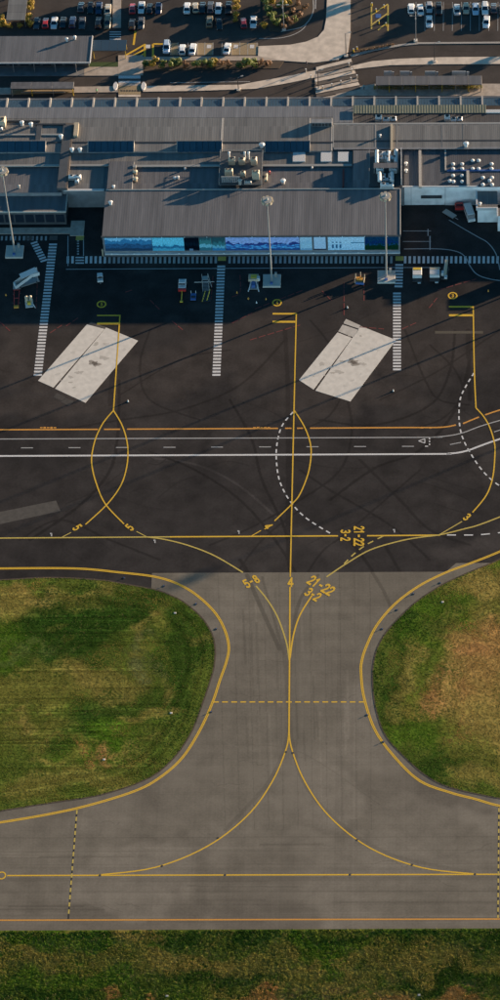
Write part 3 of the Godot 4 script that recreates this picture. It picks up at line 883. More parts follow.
func build_landside():
	var lr := Rect2(-140, -280, 210, 180)
	var lb := []
	for k in 40: lb.append([Vector3(rng.randf_range(-130, 60), 0, rng.randf_range(-200, -130)), rng.randf_range(4, 14), rng.randf_range(2, 7), Color(0.055, 0.048, 0.044) if k % 2 else Color(0.085, 0.073, 0.064), rng.randf_range(0.3, 0.8)])
	var lm := []
	for k in 30:
		var u := rng.randf_range(-10, 450)
		var v := rng.randf_range(4, 96)
		lm.append([curve_px([[u, v], [u + rng.randf_range(20, 80), v + rng.randf_range(-1, 1)]]), 0.25, rng.randf_range(0.75, 1.2)])
	var lt := ground_tex(lr, 1024, 768, Color(0.068, 0.059, 0.053), lb, [0.1, 0.16], lm, [0.02, 0.03, 20, 12], 53)
	landside = struct("landside_road", sheet(PackedVector2Array([Vector2(-140, -280), Vector2(70, -280), Vector2(70, -101.2), Vector2(-140, -101.2)]), 0.0, lr), tex_mat(lt, 0.9))
	# raised pavements
	road_slab("plaza_paving", [[329, -60], [351, -60], [350.5, 10], [350.5, 34], [348, 52], [338, 60], [314, 63], [285, 61.2], [258, 56.6], [258.4, 46.4], [290, 45], [306, 42], [318, 37], [324, 30], [326, 20], [327, 0]], M.path)
	road_slab("footpath", [[140, 57.2], [257.6, 56.3], [284, 61], [266, 60.8], [140, 60.6]], M.path_b, 0.125)
	road_slab("footpath", [[350, 66.5], [372, 61.5], [400, 59], [440, 57.5], [560, 56.5], [560, 63.8], [440, 64.6], [390, 65.4], [354, 69.5]], M.path)
	road_slab("footpath", [[350, 55.5], [372, 49], [400, 44.5], [418, 42.6], [560, 41.6], [560, 43.3], [420, 44.3], [400, 46.4], [374, 51], [352, 57.2]], M.kerb, 0.14)
	road_slab("planting_bed", [[140, 61], [284, 61.4], [279, 68.5], [140, 71.5]], M.soil, 0.1)
	road_slab("planting_bed", [[354, 50], [374, 46], [398, 43.6], [398, 44.2], [374, 48.6], [354, 55]], M.soil, 0.1)
	road_slab("median_path", [[74, 87], [118, 86.5], [118, 92.3], [74, 93]], M.path_b)
	road_slab("median_path", [[143, 86.3], [240, 85], [256, 82], [290, 76], [318, 70], [321, 76.5], [290, 83], [256, 89], [200, 91], [143, 92]], M.path)
	road_slab("median_path", [[-40, 88.2], [11, 88], [11, 94.5], [-40, 94.8]], M.path_b)
	road_slab("median_path", [[11.2, 89], [73.8, 88], [73.8, 93], [11.2, 94.6]], M.tan, 0.1)
	road_slab("kerbside_paving", [[-40, 66], [84, 66], [84, 76], [-40, 76.4]], M.wall_grey)
	road_slab("kerbside_paving", [[84.2, 67.2], [118, 67.2], [118, 75.8], [84.2, 76]], M.path_b)
	road_slab("kerbside_paving", [[333, 96], [350, 88], [376, 84], [560, 84], [560, 96.4]], M.path_b)
	road_slab("grass_strip", [[78, 62.5], [118, 62.5], [118, 67], [78, 67]], mat(0.05, 0.09, 0.02, 1.0, 0, tex_grain, 0.4), 0.14)
	road_slab("kerbside_paving", [[118.2, 55.5], [143, 55.5], [143, 75.4], [118.2, 75.4]], M.path_b, 0.11)
	# zebra with stone bands and white rounded refuges
	var bands := [[75.8, 78.6, "white_paint"], [78.9, 81, "concrete_dark"], [81.2, 83.2, "white_paint"], [83.5, 86, "path_b"], [86.2, 94.8, "tan"], [95, 97, "path"]]
	for b in bands: road_slab("crossing_band", [[118.5, b[0]], [140.5, b[0]], [140.5, b[1]], [118.5, b[1]]], M[b[2]], 0.09 + 0.004 * b[0] / 80.0)
	for x in [115.5, 143.5]:
		var c := P(x, 86.5)
		var st := begin()
		tube(st, Vector3(0, 0, -1.2), Vector3(0, 0.0, -1.19), 0.01, 0.01)
		st = begin()
		var lo := []
		var hi := []
		for i in 14:
			var a := TAU * i / 14
			lo.append(Vector3(cos(a) * 0.7, -0.02, sin(a) * 1.7))
			hi.append(Vector3(cos(a) * 0.6, 0.3, sin(a) * 1.55))
		hull(st, hi, lo)
		obj("traffic_refuge", st.commit(), M.white_paint, landside, c)
	for k in 7: line("crossing_mark", [[121 + k * 2.7, 90.5], [122.5 + k * 2.7, 91.5]], 0.5, M.joint, landside, 0.12)
	# skewed striped crossing by the plaza
	for k in 9:
		var v := 61.0 + k * 3.9
		var l := 312.0 + maxf(0, 4 - k) * 1.0 + k * 0.6
		var mm: Material = [M.path, M.concrete_dark, M.path_b][k % 3]
		road_slab("crossing_band", [[l, v + 6.5], [351 + k * 1.2, v - 2], [352 + k * 1.3, v + 1.0], [l + 0.4, v + 9.6]], mm, 0.14 + 0.003 * (k % 2))
	# car park lines
	for x in [443.5, 452.5, 461.5, 470.5, 479.5, 489, 498, 425, 434.5, 416, 507]:
		line("bay_line", [[x, 2], [x - 0.2, 31]], 0.14, M.white_worn, landside)
	for x in [171, 178, 188, 197.5, 205, 213, 222, 231.5, 240, 248, 257]:
		line("bay_line", [[x, 42.5], [x - 0.3, 55]], 0.14, M.white_worn, landside)
	for e in [[170, 178], [197, 213.5], [222, 222.5], [231.5, 258]]:
		road_slab("gravel_bay", [[e[0], 43], [e[1], 43], [e[1] - 0.2, 55], [e[0] - 0.2, 55]], M.tan, 0.01)
	for x in [148, 209, 236, 252]: line("bay_symbol", [[x - 2.2, 46.5], [x + 2.2, 46.5]], 1.4, M.white_paint, landside, 0.06)
	line("lane_line", [[259, 38.5], [280, 38], [296, 33.5], [306, 25], [308, 10]], 0.22, M.white_worn, landside)
	line("lane_line", [[316, -10], [315.5, 9]], 0.3, M.white_worn, landside)
	line("lane_line", [[170, 82.8], [250, 81.6]], 0.2, M.white_worn, landside)
	for s in [[[122, 57.5], [144, 45]], [[130, 57.5], [144.5, 49.5]], [[138, 57.5], [144.5, 53.5]], [[144.8, 44], [144.8, 57.5]], [[153, 44], [163, 44]], [[153, 44], [153, 57]], [[135.5, 31], [133.5, 45]]]:
		line("hatch_line", s, 0.55, M.yellow, landside)
	for s in [[[371.5, 3], [371.5, 29]], [[388, 5], [388, 31]], [[371.5, 15], [388, 4]], [[371.5, 25], [388, 13]], [[378, 30], [388, 22]]]:
		line("hatch_line", s, 0.4, M.yellow_dull, landside)
	line("bay_symbol", [[375.5, 16], [381, 16]], 1.6, M.blue_metal, landside, 0.07)
	road_slab("garden_path", [[113.5, -60], [121.5, -60], [121, 28], [112.5, 28]], M.path_b, 0.1)
	for k in 4: line("crossing_stripe", [[109.5, 32 + k * 2.4], [121, 32 + k * 2.4]], 0.38, M.white_paint, landside)
	# kerb round the shrub island
	road_slab("planting_island", [[263, -40], [300, -40], [311, -10], [313.5, 5], [312.5, 14], [308, 22], [300, 28], [281, 32], [270, 31], [263, 20]], M.soil, 0.13)
	line("kerb_line", [[300, -40], [311, -10], [313.5, 5], [312.5, 14], [308, 22], [300, 28], [281, 32]], 0.35, M.kerb, landside, 0.15)
	# low buildings and shelters
	flat_building()
	shelter("bus_shelter", "long grey bus shelter roof on yellow posts along the median path", 11, 73.5, 82, 88.5, 3.0, "bus shelters", 3)
	shelter("bus_shelter", "long grey bus shelter roof behind the yellow flowering hedge", 376, 482, 76, 84.5, 3.0, "bus shelters", 8)
	for e in [[384, 394], [400, 412], [425, 438], [452, 469]]:
		var a := P((e[0] + e[1]) * 0.5, 75.6, 1.0)
		var t := thing("information_board", "white information board standing behind the long bus shelter", "sign board", Vector3(a.x, 0, a.z), 0, "white boards behind the bus shelter")
		var w: float = (e[1] - e[0]) * 0.135
		part(t, "panel", M.white_metal, [[-w, 0.9, -0.08, w * 0.6, 2.6, 0.08]])
		part(t, "panel", M.white_metal, [[w * 0.7, 1.0, -0.08, w, 2.4, 0.08]])
		part(t, "leg", M.steel, [[-w * 0.8, 0, -0.05, -w * 0.7, 0.9, 0.05]])
		part(t, "leg", M.steel, [[w * 0.8, 0, -0.05, w * 0.9, 1.0, 0.05]])
	# street lamps and bollards
	lamp_post(P(415.7, 41), "grey lamp post with cross head by the white bay lines kerb", 9.0, true)
	lamp_post(P(346, 56), "dark lamp post at the foot of the pale plaza", 8.0, false)
	lamp_post(P(434.5, 61.5), "slim dark lamp post on the pale footpath", 6.5, false)
	lamp_post(P(318.5, 89), "dark lamp post beside the skewed striped crossing", 6.5, false)
	lamp_post(P(238.5, 90), "slim lamp post on the pale median path", 4.5, false)
	lamp_post(P(284, 30), "lamp post rising from the shrub island", 9.0, true)
	for p in [[306, 72], [311, 78], [316, 84], [323, 89], [332, 86.5], [341, 83.5], [351, 80.5], [357, 78], [352, 72], [349, 66]]:
		var st := begin()
		tube(st, Vector3.ZERO, Vector3(0, 1.0, 0), 0.16, 0.14)
		var t := thing("bollard", "short pale bollard edging the skewed striped crossing", "bollard", P(p[0], p[1], 0.12), 0, "bollards round the striped crossing")
		obj("post", st.commit(), M.trim, t)
		part(t, "cap", M.lamp_white, [[-0.16, 1.0, -0.16, 0.16, 1.12, 0.16]])
	for p in [[372, 6], [376, 12], [384, 8], [379, 24], [386, 26], [353.5, 52], [357, 50]]:
		var st := begin()
		tube(st, Vector3.ZERO, Vector3(0, 1.1, 0), 0.17, 0.17)
		var t := thing("yellow_bollard", "short yellow bollard in the hatched no-parking area", "bollard", P(p[0], p[1]), 0, "yellow bollards at the hatching")
		obj("post", st.commit(), M.yellow_metal, t)
		part(t, "cap", M.white_metal, [[-0.17, 1.1, -0.17, 0.17, 1.2, 0.17]])
	people()

func part(parent: Node, called: String, m: Material, boxes: Array, t := Transform3D.IDENTITY) -> MeshInstance3D:
	var st := begin()
	for b in boxes: bx(st, Vector3(b[0], b[1], b[2]), Vector3(b[3], b[4], b[5]), t)
	return obj(called, st.commit(), m, parent)

func lamp_post(at: Vector3, label: String, h: float, cross: bool):
	var t := thing("lamp_post", label, "lamp post", at, 0)
	var st := begin()
	tube(st, Vector3.ZERO, Vector3(0, h, 0), 0.13, 0.07)
	obj("pole", st.commit(), M.steel if cross else M.dark_metal, t)
	part(t, "footing", M.concrete, [[-0.5, 0, -0.5, 0.5, 0.35, 0.5]])
	for a in ([0, PI / 2, PI, -PI / 2] if cross else [0.4]):
		var b := Transform3D(Basis(Vector3.UP, a), Vector3(0, h, 0))
		st = begin()
		tube(st, b * Vector3(0, -0.1, 0), b * Vector3(1.0, 0.1, 0), 0.04, 0.04, 6)
		var arm := obj("arm", st.commit(), M.steel, t)
		part(arm, "luminaire", M.galv, [[0.9, 0.02, -0.17, 1.6, 0.16, 0.17]], b)

func shelter(called: String, label: String, x0: float, x1: float, yb: float, yf: float, h: float, group: String, n: int):
	var a := P(x0, yb, h)
	var b := P(x1, yf, h)
	var t := thing(called, label, "bus shelter", Vector3((a.x + b.x) / 2, 0, (a.z + b.z) / 2), 0, group)
	var w := absf(b.x - a.x) / 2
	var d := absf(b.z - a.z) / 2
	for k in n:
		var s0 := -w + 2 * w * k / n
		var s1 := -w + 2 * w * (k + 1) / n - 0.04
		var st := begin()
		cbx(st, Vector3(s0, h - 0.2, -d), Vector3(s1, h, d), 0.04)
		obj("roof_panel", st.commit(), M.roof_grey[k % 3], t)
	for k in n + 1:
		var s := clampf(-w + 2 * w * k / n, -w + 0.3, w - 0.3)
		part(t, "post", M.yellow_metal if k % 2 else M.steel, [[s - 0.1, 0.1, d - 0.4, s + 0.1, h - 0.2, d - 0.2]])
	part(t, "bench", M.trim, [[-w * 0.7, 0.5, -0.2, w * 0.7, 0.6, 0.3]])
	part(t, "rear_panel", M.glass, [[-w + 0.2, 0.3, -d + 0.1, w - 0.2, 2.4, -d + 0.16]])

func flat_building():
	var h := 4.0
	var a := P(-30, 36, h)
	var b := P(89.5, 62, h)
	var t := thing("flat_roofed_building", "long low building with grey ribbed flat roof and white edge trim", "building", Vector3((a.x + b.x) / 2, 0, (a.z + b.z) / 2))
	var w := (b.x - a.x) / 2
	var d := (b.z - a.z) / 2
	part(t, "wall", M.wall_dark, [[-w + 0.6, 0, -d + 0.6, w - 0.6, h - 0.25, d - 2.2]])
	roof_field(t, -w, w, -d, d, h - 0.2, M.roof_grey, 3.0, 0.6)
	part(t, "edge_trim", M.white_metal, [[-w, h - 0.35, d, w + 0.2, h + 0.02, d + 0.22]])
	part(t, "edge_trim", M.white_metal, [[w, h - 0.35, -d, w + 0.25, h + 0.02, d - 0.01]])
	for k in 9: part(t, "window", M.glass, [[-w + 2 + k * 3.0, 0.9, d - 2.2, -w + 4.2 + k * 3.0, 3.0, d - 2.14]])
	for k in 6: part(t, "post", M.steel, [[-w + 1 + k * 5.6, 0.1, d - 0.5, -w + 1.2 + k * 5.6, h - 0.3, d - 0.3]])
	for p in [[67, 41], [75, 39]]:
		var q := P(p[0], p[1], h)
		var v := thing("roof_vent", "small white domed vent on the grey flat-roofed building", "roof vent", Vector3(q.x, h - 0.12, q.z), 0, "white vents on the flat-roofed building")
		var st := begin()
		tube(st, Vector3.ZERO, Vector3(0, 0.9, 0), 0.28, 0.28)
		obj("pipe", st.commit(), M.white_metal, v)
		st = begin()
		tube(st, Vector3(0, 0.9, 0), Vector3(0, 1.3, 0), 0.5, 0.2)
		obj("cowl", st.commit(), M.white_metal, v)
	# covered walkway and dark canopy next to it
	var c0 := P(93, 40, 3.2)
	var c1 := P(126, 50.5, 3.2)
	var c := thing("entrance_canopy", "dark blue-grey flat canopy beside the flat-roofed building", "canopy", Vector3((c0.x + c1.x) / 2, 0, (c0.z + c1.z) / 2))
	var cw := (c1.x - c0.x) / 2
	var cd := (c1.z - c0.z) / 2
	for k in 4: part(c, "roof_panel", M.roof_glass, [[-cw + cw * 0.5 * k, 3.0, -cd, -cw + cw * 0.5 * (k + 1) - 0.05, 3.2, cd]])
	for s in [-1, 1]:
		for q in [-1, 1]: part(c, "post", M.yellow_metal, [[s * (cw - 0.3) - 0.08, 0, q * (cd - 0.3) - 0.08, s * (cw - 0.3) + 0.08, 3.0, q * (cd - 0.3) + 0.08]])
	c0 = P(13.5, -40, 3.0)
	c1 = P(25, 20, 3.0)
	c = thing("covered_walkway", "narrow grey covered walkway leading up between the yellow shrubs", "walkway", Vector3((c0.x + c1.x) / 2, 0, (c0.z + c1.z) / 2))
	cw = (c1.x - c0.x) / 2
	cd = (c1.z - c0.z) / 2
	for k in 8: part(c, "roof_panel", M.roof_warm[k % 3], [[-cw, 2.85, -cd + cd * 0.25 * k, cw, 3.0, -cd + cd * 0.25 * (k + 1) - 0.04]])
	for k in 5:
		for s in [-1, 1]: part(c, "post", M.steel, [[s * (cw - 0.2) - 0.06, 0, -cd + 0.3 + k * cd * 0.48, s * (cw - 0.2) + 0.06, 2.85, -cd + 0.42 + k * cd * 0.48]])

# ---------------------------------------------------------------- people
func sd_cap(p: Vector3, a: Vector3, b: Vector3, ra: float, rb: float) -> float:
	var ab := b - a
	var t := clampf((p - a).dot(ab) / maxf(ab.length_squared(), 1e-6), 0, 1)
	return (p - a - ab * t).length() - lerpf(ra, rb, t)

func body_mesh(bones: Array, cell: float, lo: Vector3, hi: Vector3) -> ArrayMesh:
	var n := Vector3i(((hi - lo) / cell).ceil()) + Vector3i.ONE
	var f := PackedFloat32Array()
	f.resize(n.x * n.y * n.z)
	for k in n.z:
		for j in n.y:
			for i in n.x:
				var p := lo + Vector3(i, j, k) * cell
				var d := 9.0
				for b in bones:
					var e := sd_cap(p, b[0], b[1], b[2], b[3])
					var hh := maxf(0.05 - absf(d - e), 0.0) / 0.05
					d = minf(d, e) - hh * hh * 0.0125
				f[(k * n.y + j) * n.x + i] = d
	var st := begin()
	var vid := {}
	var vp := []
	for k in n.z - 1:
		for j in n.y - 1:
			for i in n.x - 1:
				var s := Vector3.ZERO
				var c := 0
				for e in [[0, 0, 0, 1, 0, 0], [0, 1, 0, 1, 1, 0], [0, 0, 1, 1, 0, 1], [0, 1, 1, 1, 1, 1], [0, 0, 0, 0, 1, 0], [1, 0, 0, 1, 1, 0], [0, 0, 1, 0, 1, 1], [1, 0, 1, 1, 1, 1], [0, 0, 0, 0, 0, 1], [1, 0, 0, 1, 0, 1], [0, 1, 0, 0, 1, 1], [1, 1, 0, 1, 1, 1]]:
					var a := f[((k + e[2]) * n.y + j + e[1]) * n.x + i + e[0]]
					var b := f[((k + e[5]) * n.y + j + e[4]) * n.x + i + e[3]]
					if (a < 0) != (b < 0):
						s += Vector3(e[0], e[1], e[2]).lerp(Vector3(e[3], e[4], e[5]), a / (a - b))
						c += 1
				if c > 0:
					vid[Vector3i(i, j, k)] = vp.size()
					vp.append(lo + (Vector3(i, j, k) + s / c) * cell)
	for k in range(1, n.z - 1):
		for j in range(1, n.y - 1):
			for i in range(1, n.x - 1):
				var a := f[(k * n.y + j) * n.x + i]
				for ax in 3:
					var o := Vector3i.ZERO
					o[ax] = 1
					var b := f[((k + o.z) * n.y + j + o.y) * n.x + i + o.x]
					if (a < 0) == (b < 0): continue
					var e1 := Vector3i.ZERO
					var e2 := Vector3i.ZERO
					e1[(ax + 1) % 3] = 1
					e2[(ax + 2) % 3] = 1
					var c0 := Vector3i(i, j, k)
					var q := [c0, c0 - e1, c0 - e1 - e2, c0 - e2]
					if a < 0: q.reverse()
					var ok := true
					for w in q: ok = ok and vid.has(w)
					if ok: quad(st, vp[vid[q[0]]], vp[vid[q[1]]], vp[vid[q[2]]], vp[vid[q[3]]])
	return st.commit()

func people():
	var b := []
	for s in [-1.0, 1.0]:
		b.append([Vector3(0.1 * s, 0.9, 0), Vector3(0.11 * s, 0.5, 0.1 * s), 0.1, 0.07])
		b.append([Vector3(0.11 * s, 0.5, 0.1 * s), Vector3(0.11 * s, 0.08, 0.06 * s), 0.07, 0.05])
		b.append([Vector3(0.11 * s, 0.05, 0.02 + 0.06 * s), Vector3(0.12 * s, 0.04, 0.2 + 0.06 * s), 0.05, 0.04])
		b.append([Vector3(0.2 * s, 1.42, 0), Vector3(0.27 * s, 1.12, -0.05 * s), 0.065, 0.05])
		b.append([Vector3(0.27 * s, 1.12, -0.05 * s), Vector3(0.27 * s, 0.84, 0.05 - 0.08 * s), 0.05, 0.035])
		b.append([Vector3(0.27 * s, 0.84, 0.05 - 0.08 * s), Vector3(0.27 * s, 0.74, 0.08 - 0.08 * s), 0.04, 0.03])
	b.append([Vector3(0, 0.92, 0), Vector3(0, 1.12, 0), 0.15, 0.14])
	b.append([Vector3(-0.08, 1.38, 0), Vector3(0.08, 1.38, 0), 0.13, 0.13])
	b.append([Vector3(0, 1.1, 0), Vector3(0, 1.36, 0), 0.14, 0.15])
	b.append([Vector3(0, 1.45, 0), Vector3(0, 1.6, 0), 0.06, 0.06])
	b.append([Vector3(0, 1.62, 0.01), Vector3(0, 1.7, 0), 0.095, 0.1])
	b.append([Vector3(0, 1.63, 0.1), Vector3(0, 1.61, 0.12), 0.02, 0.02])
	var body := body_mesh(b, 0.045, Vector3(-0.45, -0.06, -0.35), Vector3(0.45, 1.9, 0.45))
	var shirt := body_mesh([[Vector3(0, 0.95, 0), Vector3(0, 1.12, 0), 0.165, 0.155], [Vector3(-0.08, 1.38, 0), Vector3(0.08, 1.38, 0), 0.145, 0.145], [Vector3(0, 1.1, 0), Vector3(0, 1.36, 0), 0.155, 0.165], [Vector3(0.2, 1.42, 0), Vector3(0.27, 1.14, -0.05), 0.08, 0.065], [Vector3(-0.2, 1.42, 0), Vector3(-0.27, 1.14, 0.05), 0.08, 0.065]], 0.045, Vector3(-0.5, 0.6, -0.35), Vector3(0.5, 1.7, 0.35))
	var hair := body_mesh([[Vector3(0, 1.68, -0.02), Vector3(0, 1.72, -0.01), 0.105, 0.105]], 0.035, Vector3(-0.2, 1.5, -0.2), Vector3(0.2, 1.9, 0.2))
	var trousers := mat(0.03, 0.035, 0.05, 0.8)
	var list := [[97, 93.5, 1.8, mat(0.08, 0.45, 0.2, 0.7), "person in a green top walking on the median path"], [364, 89.5, 2.2, mat(0.1, 0.35, 0.38, 0.7), "person in a teal top walking on the terminal forecourt paving"], [306.5, 66, 0.5, mat(0.05, 0.06, 0.08, 0.8), "person in dark clothes standing by the plaza crossing"]]
	for e in list:
		var t := thing("person", e[4], "person", P(e[0], e[1], 0.125) + Vector3(0, 0.02, 0), e[2])
		obj("body", body, M.skin, t)
		obj("shirt", shirt, e[3], t)
		obj("hair", hair, M.dark_metal, t)
		var tr := body_mesh([[Vector3(-0.1, 0.92, 0), Vector3(-0.11, 0.5, -0.1), 0.115, 0.085], [Vector3(-0.11, 0.5, -0.1), Vector3(-0.11, 0.1, -0.06), 0.085, 0.07], [Vector3(0.1, 0.92, 0), Vector3(0.11, 0.5, 0.1), 0.115, 0.085], [Vector3(0.11, 0.5, 0.1), Vector3(0.11, 0.1, 0.06), 0.085, 0.07], [Vector3(-0.05, 0.95, 0), Vector3(0.05, 0.95, 0), 0.15, 0.15]], 0.045, Vector3(-0.4, -0.02, -0.4), Vector3(0.4, 1.2, 0.4))
		obj("trousers", tr, trousers, t)

# ================================================================= terminal
func corrugated(w: float, d: float, pitch: float, rise: float) -> ArrayMesh:
	var st := begin()
	var n := maxi(1, roundi(w / pitch))
	var p := w / n
	for k in n:
		var x := p * k
		var xs := [x, x + p * 0.62, x + p * 0.72, x + p * 0.9, x + p]
		var ys := [0.0, 0.0, rise, rise, 0.0]
		for i in 4:
			quad(st, Vector3(xs[i], ys[i], 0), Vector3(xs[i + 1], ys[i + 1], 0), Vector3(xs[i + 1], ys[i + 1], d), Vector3(xs[i], ys[i], d))
	# edges
	quad(st, Vector3(0, -0.06, 0), Vector3(0, -0.06, d), Vector3(0, 0, d), Vector3(0, 0, 0))
	quad(st, Vector3(w, -0.06, d), Vector3(w, -0.06, 0), Vector3(w, 0, 0), Vector3(w, 0, d))
	quad(st, Vector3(0, -0.06, d), Vector3(w, -0.06, d), Vector3(w, 0, d), Vector3(0, 0, d))
	quad(st, Vector3(0, -0.06, 0), Vector3(w, -0.06, 0), Vector3(w, -0.06, d), Vector3(0, -0.06, d))
	return st.commit()

func roof_field(parent: Node, x0: float, x1: float, z0: float, z1: float, h: float, mats: Array, panel: float, pitch := 0.6, rise := 0.007):
	var n := maxi(1, roundi((x1 - x0) / panel))
	var w := (x1 - x0) / n
	var mesh := corrugated(w - 0.03, z1 - z0, pitch, rise)
	for k in n:
		obj("roof_sheet", mesh, mats[rng.randi() % mats.size()], parent, Vector3(x0 + w * k + 0.015, h + 0.07, z0))

func block(parent: Node, x0: float, x1: float, yb: float, yf: float, h: float, mats: Array, wall: Material, panel := 3.0, base := 0.0, pitch := 0.6) -> Array:
	var m := (yb + yf) / 2
	var u := (x0 + x1) / 2
	var a := Vector3(P(x0, m, h).x, base, P(u, yb, h).z)
	var b := Vector3(P(x1, m, h).x, h, P(u, yf, h).z)
	part(parent, "wall", wall, [[a.x + 0.012, a.y, a.z + 0.012, b.x - 0.012, b.y - 0.02, b.z - 0.012]])
	roof_field(parent, a.x, b.x, a.z, b.z, h, mats, panel, pitch)
	return [a, b]

var term: Node3D

func strip(called: String, x0: float, x1: float, y0: float, y1: float, h: float, t: float, m: Material) -> MeshInstance3D:
	var a := P(x0, y0, h + t)
	var b := P(x1, y1, h + t)
	return part(term, called, m, [[minf(a.x, b.x), h - 0.05, minf(a.z, b.z), maxf(a.x, b.x), h + t, maxf(a.z, b.z)]])

func build_terminal():
	term = thing("terminal_building", "long airport terminal with brown ribbed roofs, dark sloped rooflights and blue mural front", "terminal")
	# rear roofs
	block(term, -60, 333, 107, 118, 7.0, M.roof_pale, M.wall_grey, 3.2)
	block(term, -60, 333, 118.2, 152, 7.0, M.roof_warm, M.wall_grey, 3.2)
	block(term, -60, 352.5, 152.2, 165, 6.6, M.roof_warm, M.wall_grey, 3.2)
	block(term, -60, 63, 165.2, 193, 6.0, M.roof_grey, M.wall_grey, 3.2)
	block(term, 63, 104, 165.2, 190, 6.3, M.roof_warm, M.wall_grey, 3.2)
	block(term, 104, 400, 165.2, 191, 6.2, M.roof_grey, M.wall_grey, 3.2)
	block(term, 108, 133, 161.5, 190.5, 7.1, M.roof_grey, M.wall_grey, 3.1)
	block(term, 353, 374, 150.5, 190.5, 7.1, M.roof_grey, M.wall_grey, 2.6)
	block(term, 333, 353, 107, 122.8, 7.0, M.roof_pale, M.wall_grey, 2.6)
	block(term, 333, 570, 123, 148, 7.0, M.roof_warm, M.wall_grey, 3.0, 0.0, 0.45)
	block(term, 353, 570, 112, 122.8, 5.2, M.roof_dark, M.wall_dark, 3.0)
	block(term, 374.2, 404, 149, 188, 6.4, M.roof_grey, M.wall_grey, 3.0)
	block(term, 404.2, 445, 149.5, 187, 6.5, M.roof_dark, M.wall_white, 2.6, 0.0, 0.5)
	block(term, 445.2, 570, 149.5, 187, 6.5, M.roof_dark, M.wall_white, 3.0, 0.0, 0.5)
	# canopy over the drop-off kerb: glass bays between pale beams
	var z0 := P(250, 98, 6.0).z
	var z1 := P(250, 107, 6.0).z
	var x := 7.0 - 21.6 * 4
	while x < 570:
		var a := P(x, 102, 6.0).x
		var b := P(x + 21.6, 102, 6.0).x
		var st := begin()
		var n := 7
		for k in n:
			var s0 := a + 0.3 + (b - a - 0.35) * k / n
			var s1 := a + 0.3 + (b - a - 0.35) * (k + 1) / n - 0.06
			hull(st, [Vector3(s0, 5.6, z0), Vector3(s1, 5.6, z0), Vector3(s1, 6.0, z1 - 0.1), Vector3(s0, 6.0, z1 - 0.1)], [Vector3(s0, 5.68, z0), Vector3(s1, 5.68, z0), Vector3(s1, 6.08, z1 - 0.1), Vector3(s0, 6.08, z1 - 0.1)])
		obj("canopy_pane", st.commit(), M.roof_glass, term)
		part(term, "canopy_beam", M.trim, [[a - 0.2, 5.3, z0 - 0.2, a + 0.25, 6.25, z1 - 0.05]])
		part(term, "canopy_post", M.steel, [[a - 0.1, 0, z0 + 0.2, a + 0.1, 5.3, z0 + 0.4]])
		x += 21.6
	part(term, "canopy_edge_beam", M.steel, [[P(-60, 98, 6).x, 5.3, z0 - 0.45, P(560, 98, 6).x, 5.75, z0 - 0.21]])
	# olive translucent roof on the right
	var oa := P(353, 105.5, 7.6)
	var ob := P(486, 113, 7.6)
	roof_field(term, oa.x, ob.x, oa.z, ob.z, 7.6, [M.roof_olive], 2.9, 0.7, 0.03)
	for k in 9: part(term, "roof_post", M.steel, [[oa.x + 0.3 + k * 4.1, 5.2, oa.z + 0.3, oa.x + 0.5 + k * 4.1, 7.55, oa.z + 0.5]])
	strip("edge_trim", 486, 560, 109.5, 112, 7.0, 0.3, M.white_metal)
	# dark sloped rooflights rising from the roof, with sunlit cheeks
	for e in [[-8, 45], [88, 133.5], [177, 221.5], [265, 309.5]]:
		var a := P(e[0], 152, 7.1)
		var b := P(e[1], 152, 7.1)
		var zf := a.z
		var top := 8.35
		var zt := P(e[0], 141.2, top).z
		var n := 7
		for k in n:
			var s0 := a.x + (b.x - a.x) * k / n + 0.04
			var s1 := a.x + (b.x - a.x) * (k + 1) / n - 0.04
			var st := begin()
			hull(st, [Vector3(s0, 7.0, zf), Vector3(s1, 7.0, zf), Vector3(s1, top - 0.1, zt), Vector3(s0, top - 0.1, zt)], [Vector3(s0, 7.1, zf), Vector3(s1, 7.1, zf), Vector3(s1, top, zt), Vector3(s0, top, zt)])
			obj("sloped_pane", st.commit(), M.screen[k % 3], term)
		part(term, "ridge_cap", M.roof_warm[1], [[a.x - 0.1, 7.0, zt - 0.25, b.x + 0.1, top + 0.04, zt - 0.002]])
		for q in [a.x - 0.12, b.x]:
			var st := begin()
			hull(st, [Vector3(q, 7.0, zt), Vector3(q, 7.0, zf + 0.05), Vector3(q, 7.16, zf + 0.05), Vector3(q, top + 0.06, zt)], [Vector3(q + 0.12, 7.0, zt), Vector3(q + 0.12, 7.0, zf + 0.05), Vector3(q + 0.12, 7.16, zf + 0.05), Vector3(q + 0.12, top + 0.06, zt)])
			obj("rooflight_cheek", st.commit(), M.trim, term)
	# gutters, flashings and pipes drawn as thin lines on the roofs
	for e in [[45.5, 88], [134, 177], [222, 265], [310, 333]]: strip("gutter", e[0], e[1], 141.6, 142.8, 7.0, 0.16, M.dark_metal)
	strip("gutter", 333, 560, 140.4, 141.1, 7.0, 0.09, M.dark_metal)
	for e in [[-50, 108], [133.5, 352]]: strip("flashing", e[0], e[1], 164.8, 165.8, 6.55, 0.18, M.galv)
	strip("flashing", 334, 560, 147.5, 148.4, 7.0, 0.1, M.roof_pale[2])
	strip("flashing", 64, 104, 188.9, 190.4, 6.3, 0.2, M.white_metal)
	for u in [333.3, 375.3, 397, 442, 463]: strip("flashing", u - 0.3, u + 0.3, 123.8, 147.3, 7.0, 0.1, M.galv)
	strip("flashing", 333, 560, 123, 123.5, 7.0, 0.1, M.galv)
	strip("flashing", 419.2, 420.4, 149.6, 187, 6.5, 0.25, M.trim)
	strip("flashing", 444.6, 446.4, 149.6, 170, 6.5, 0.28, M.trim)
	for u in [222.0, 309.6, 331.8]: strip("flashing", u - 0.3, u + 0.3, 118, 150.8, 7.0, 0.1, M.trim)
	strip("pipe", -30, 72, 134, 134.9, 7.0, 0.3, M.galv)
	strip("pipe", 7, 40, 120.3, 121.4, 7.0, 0.4, M.dark_metal)
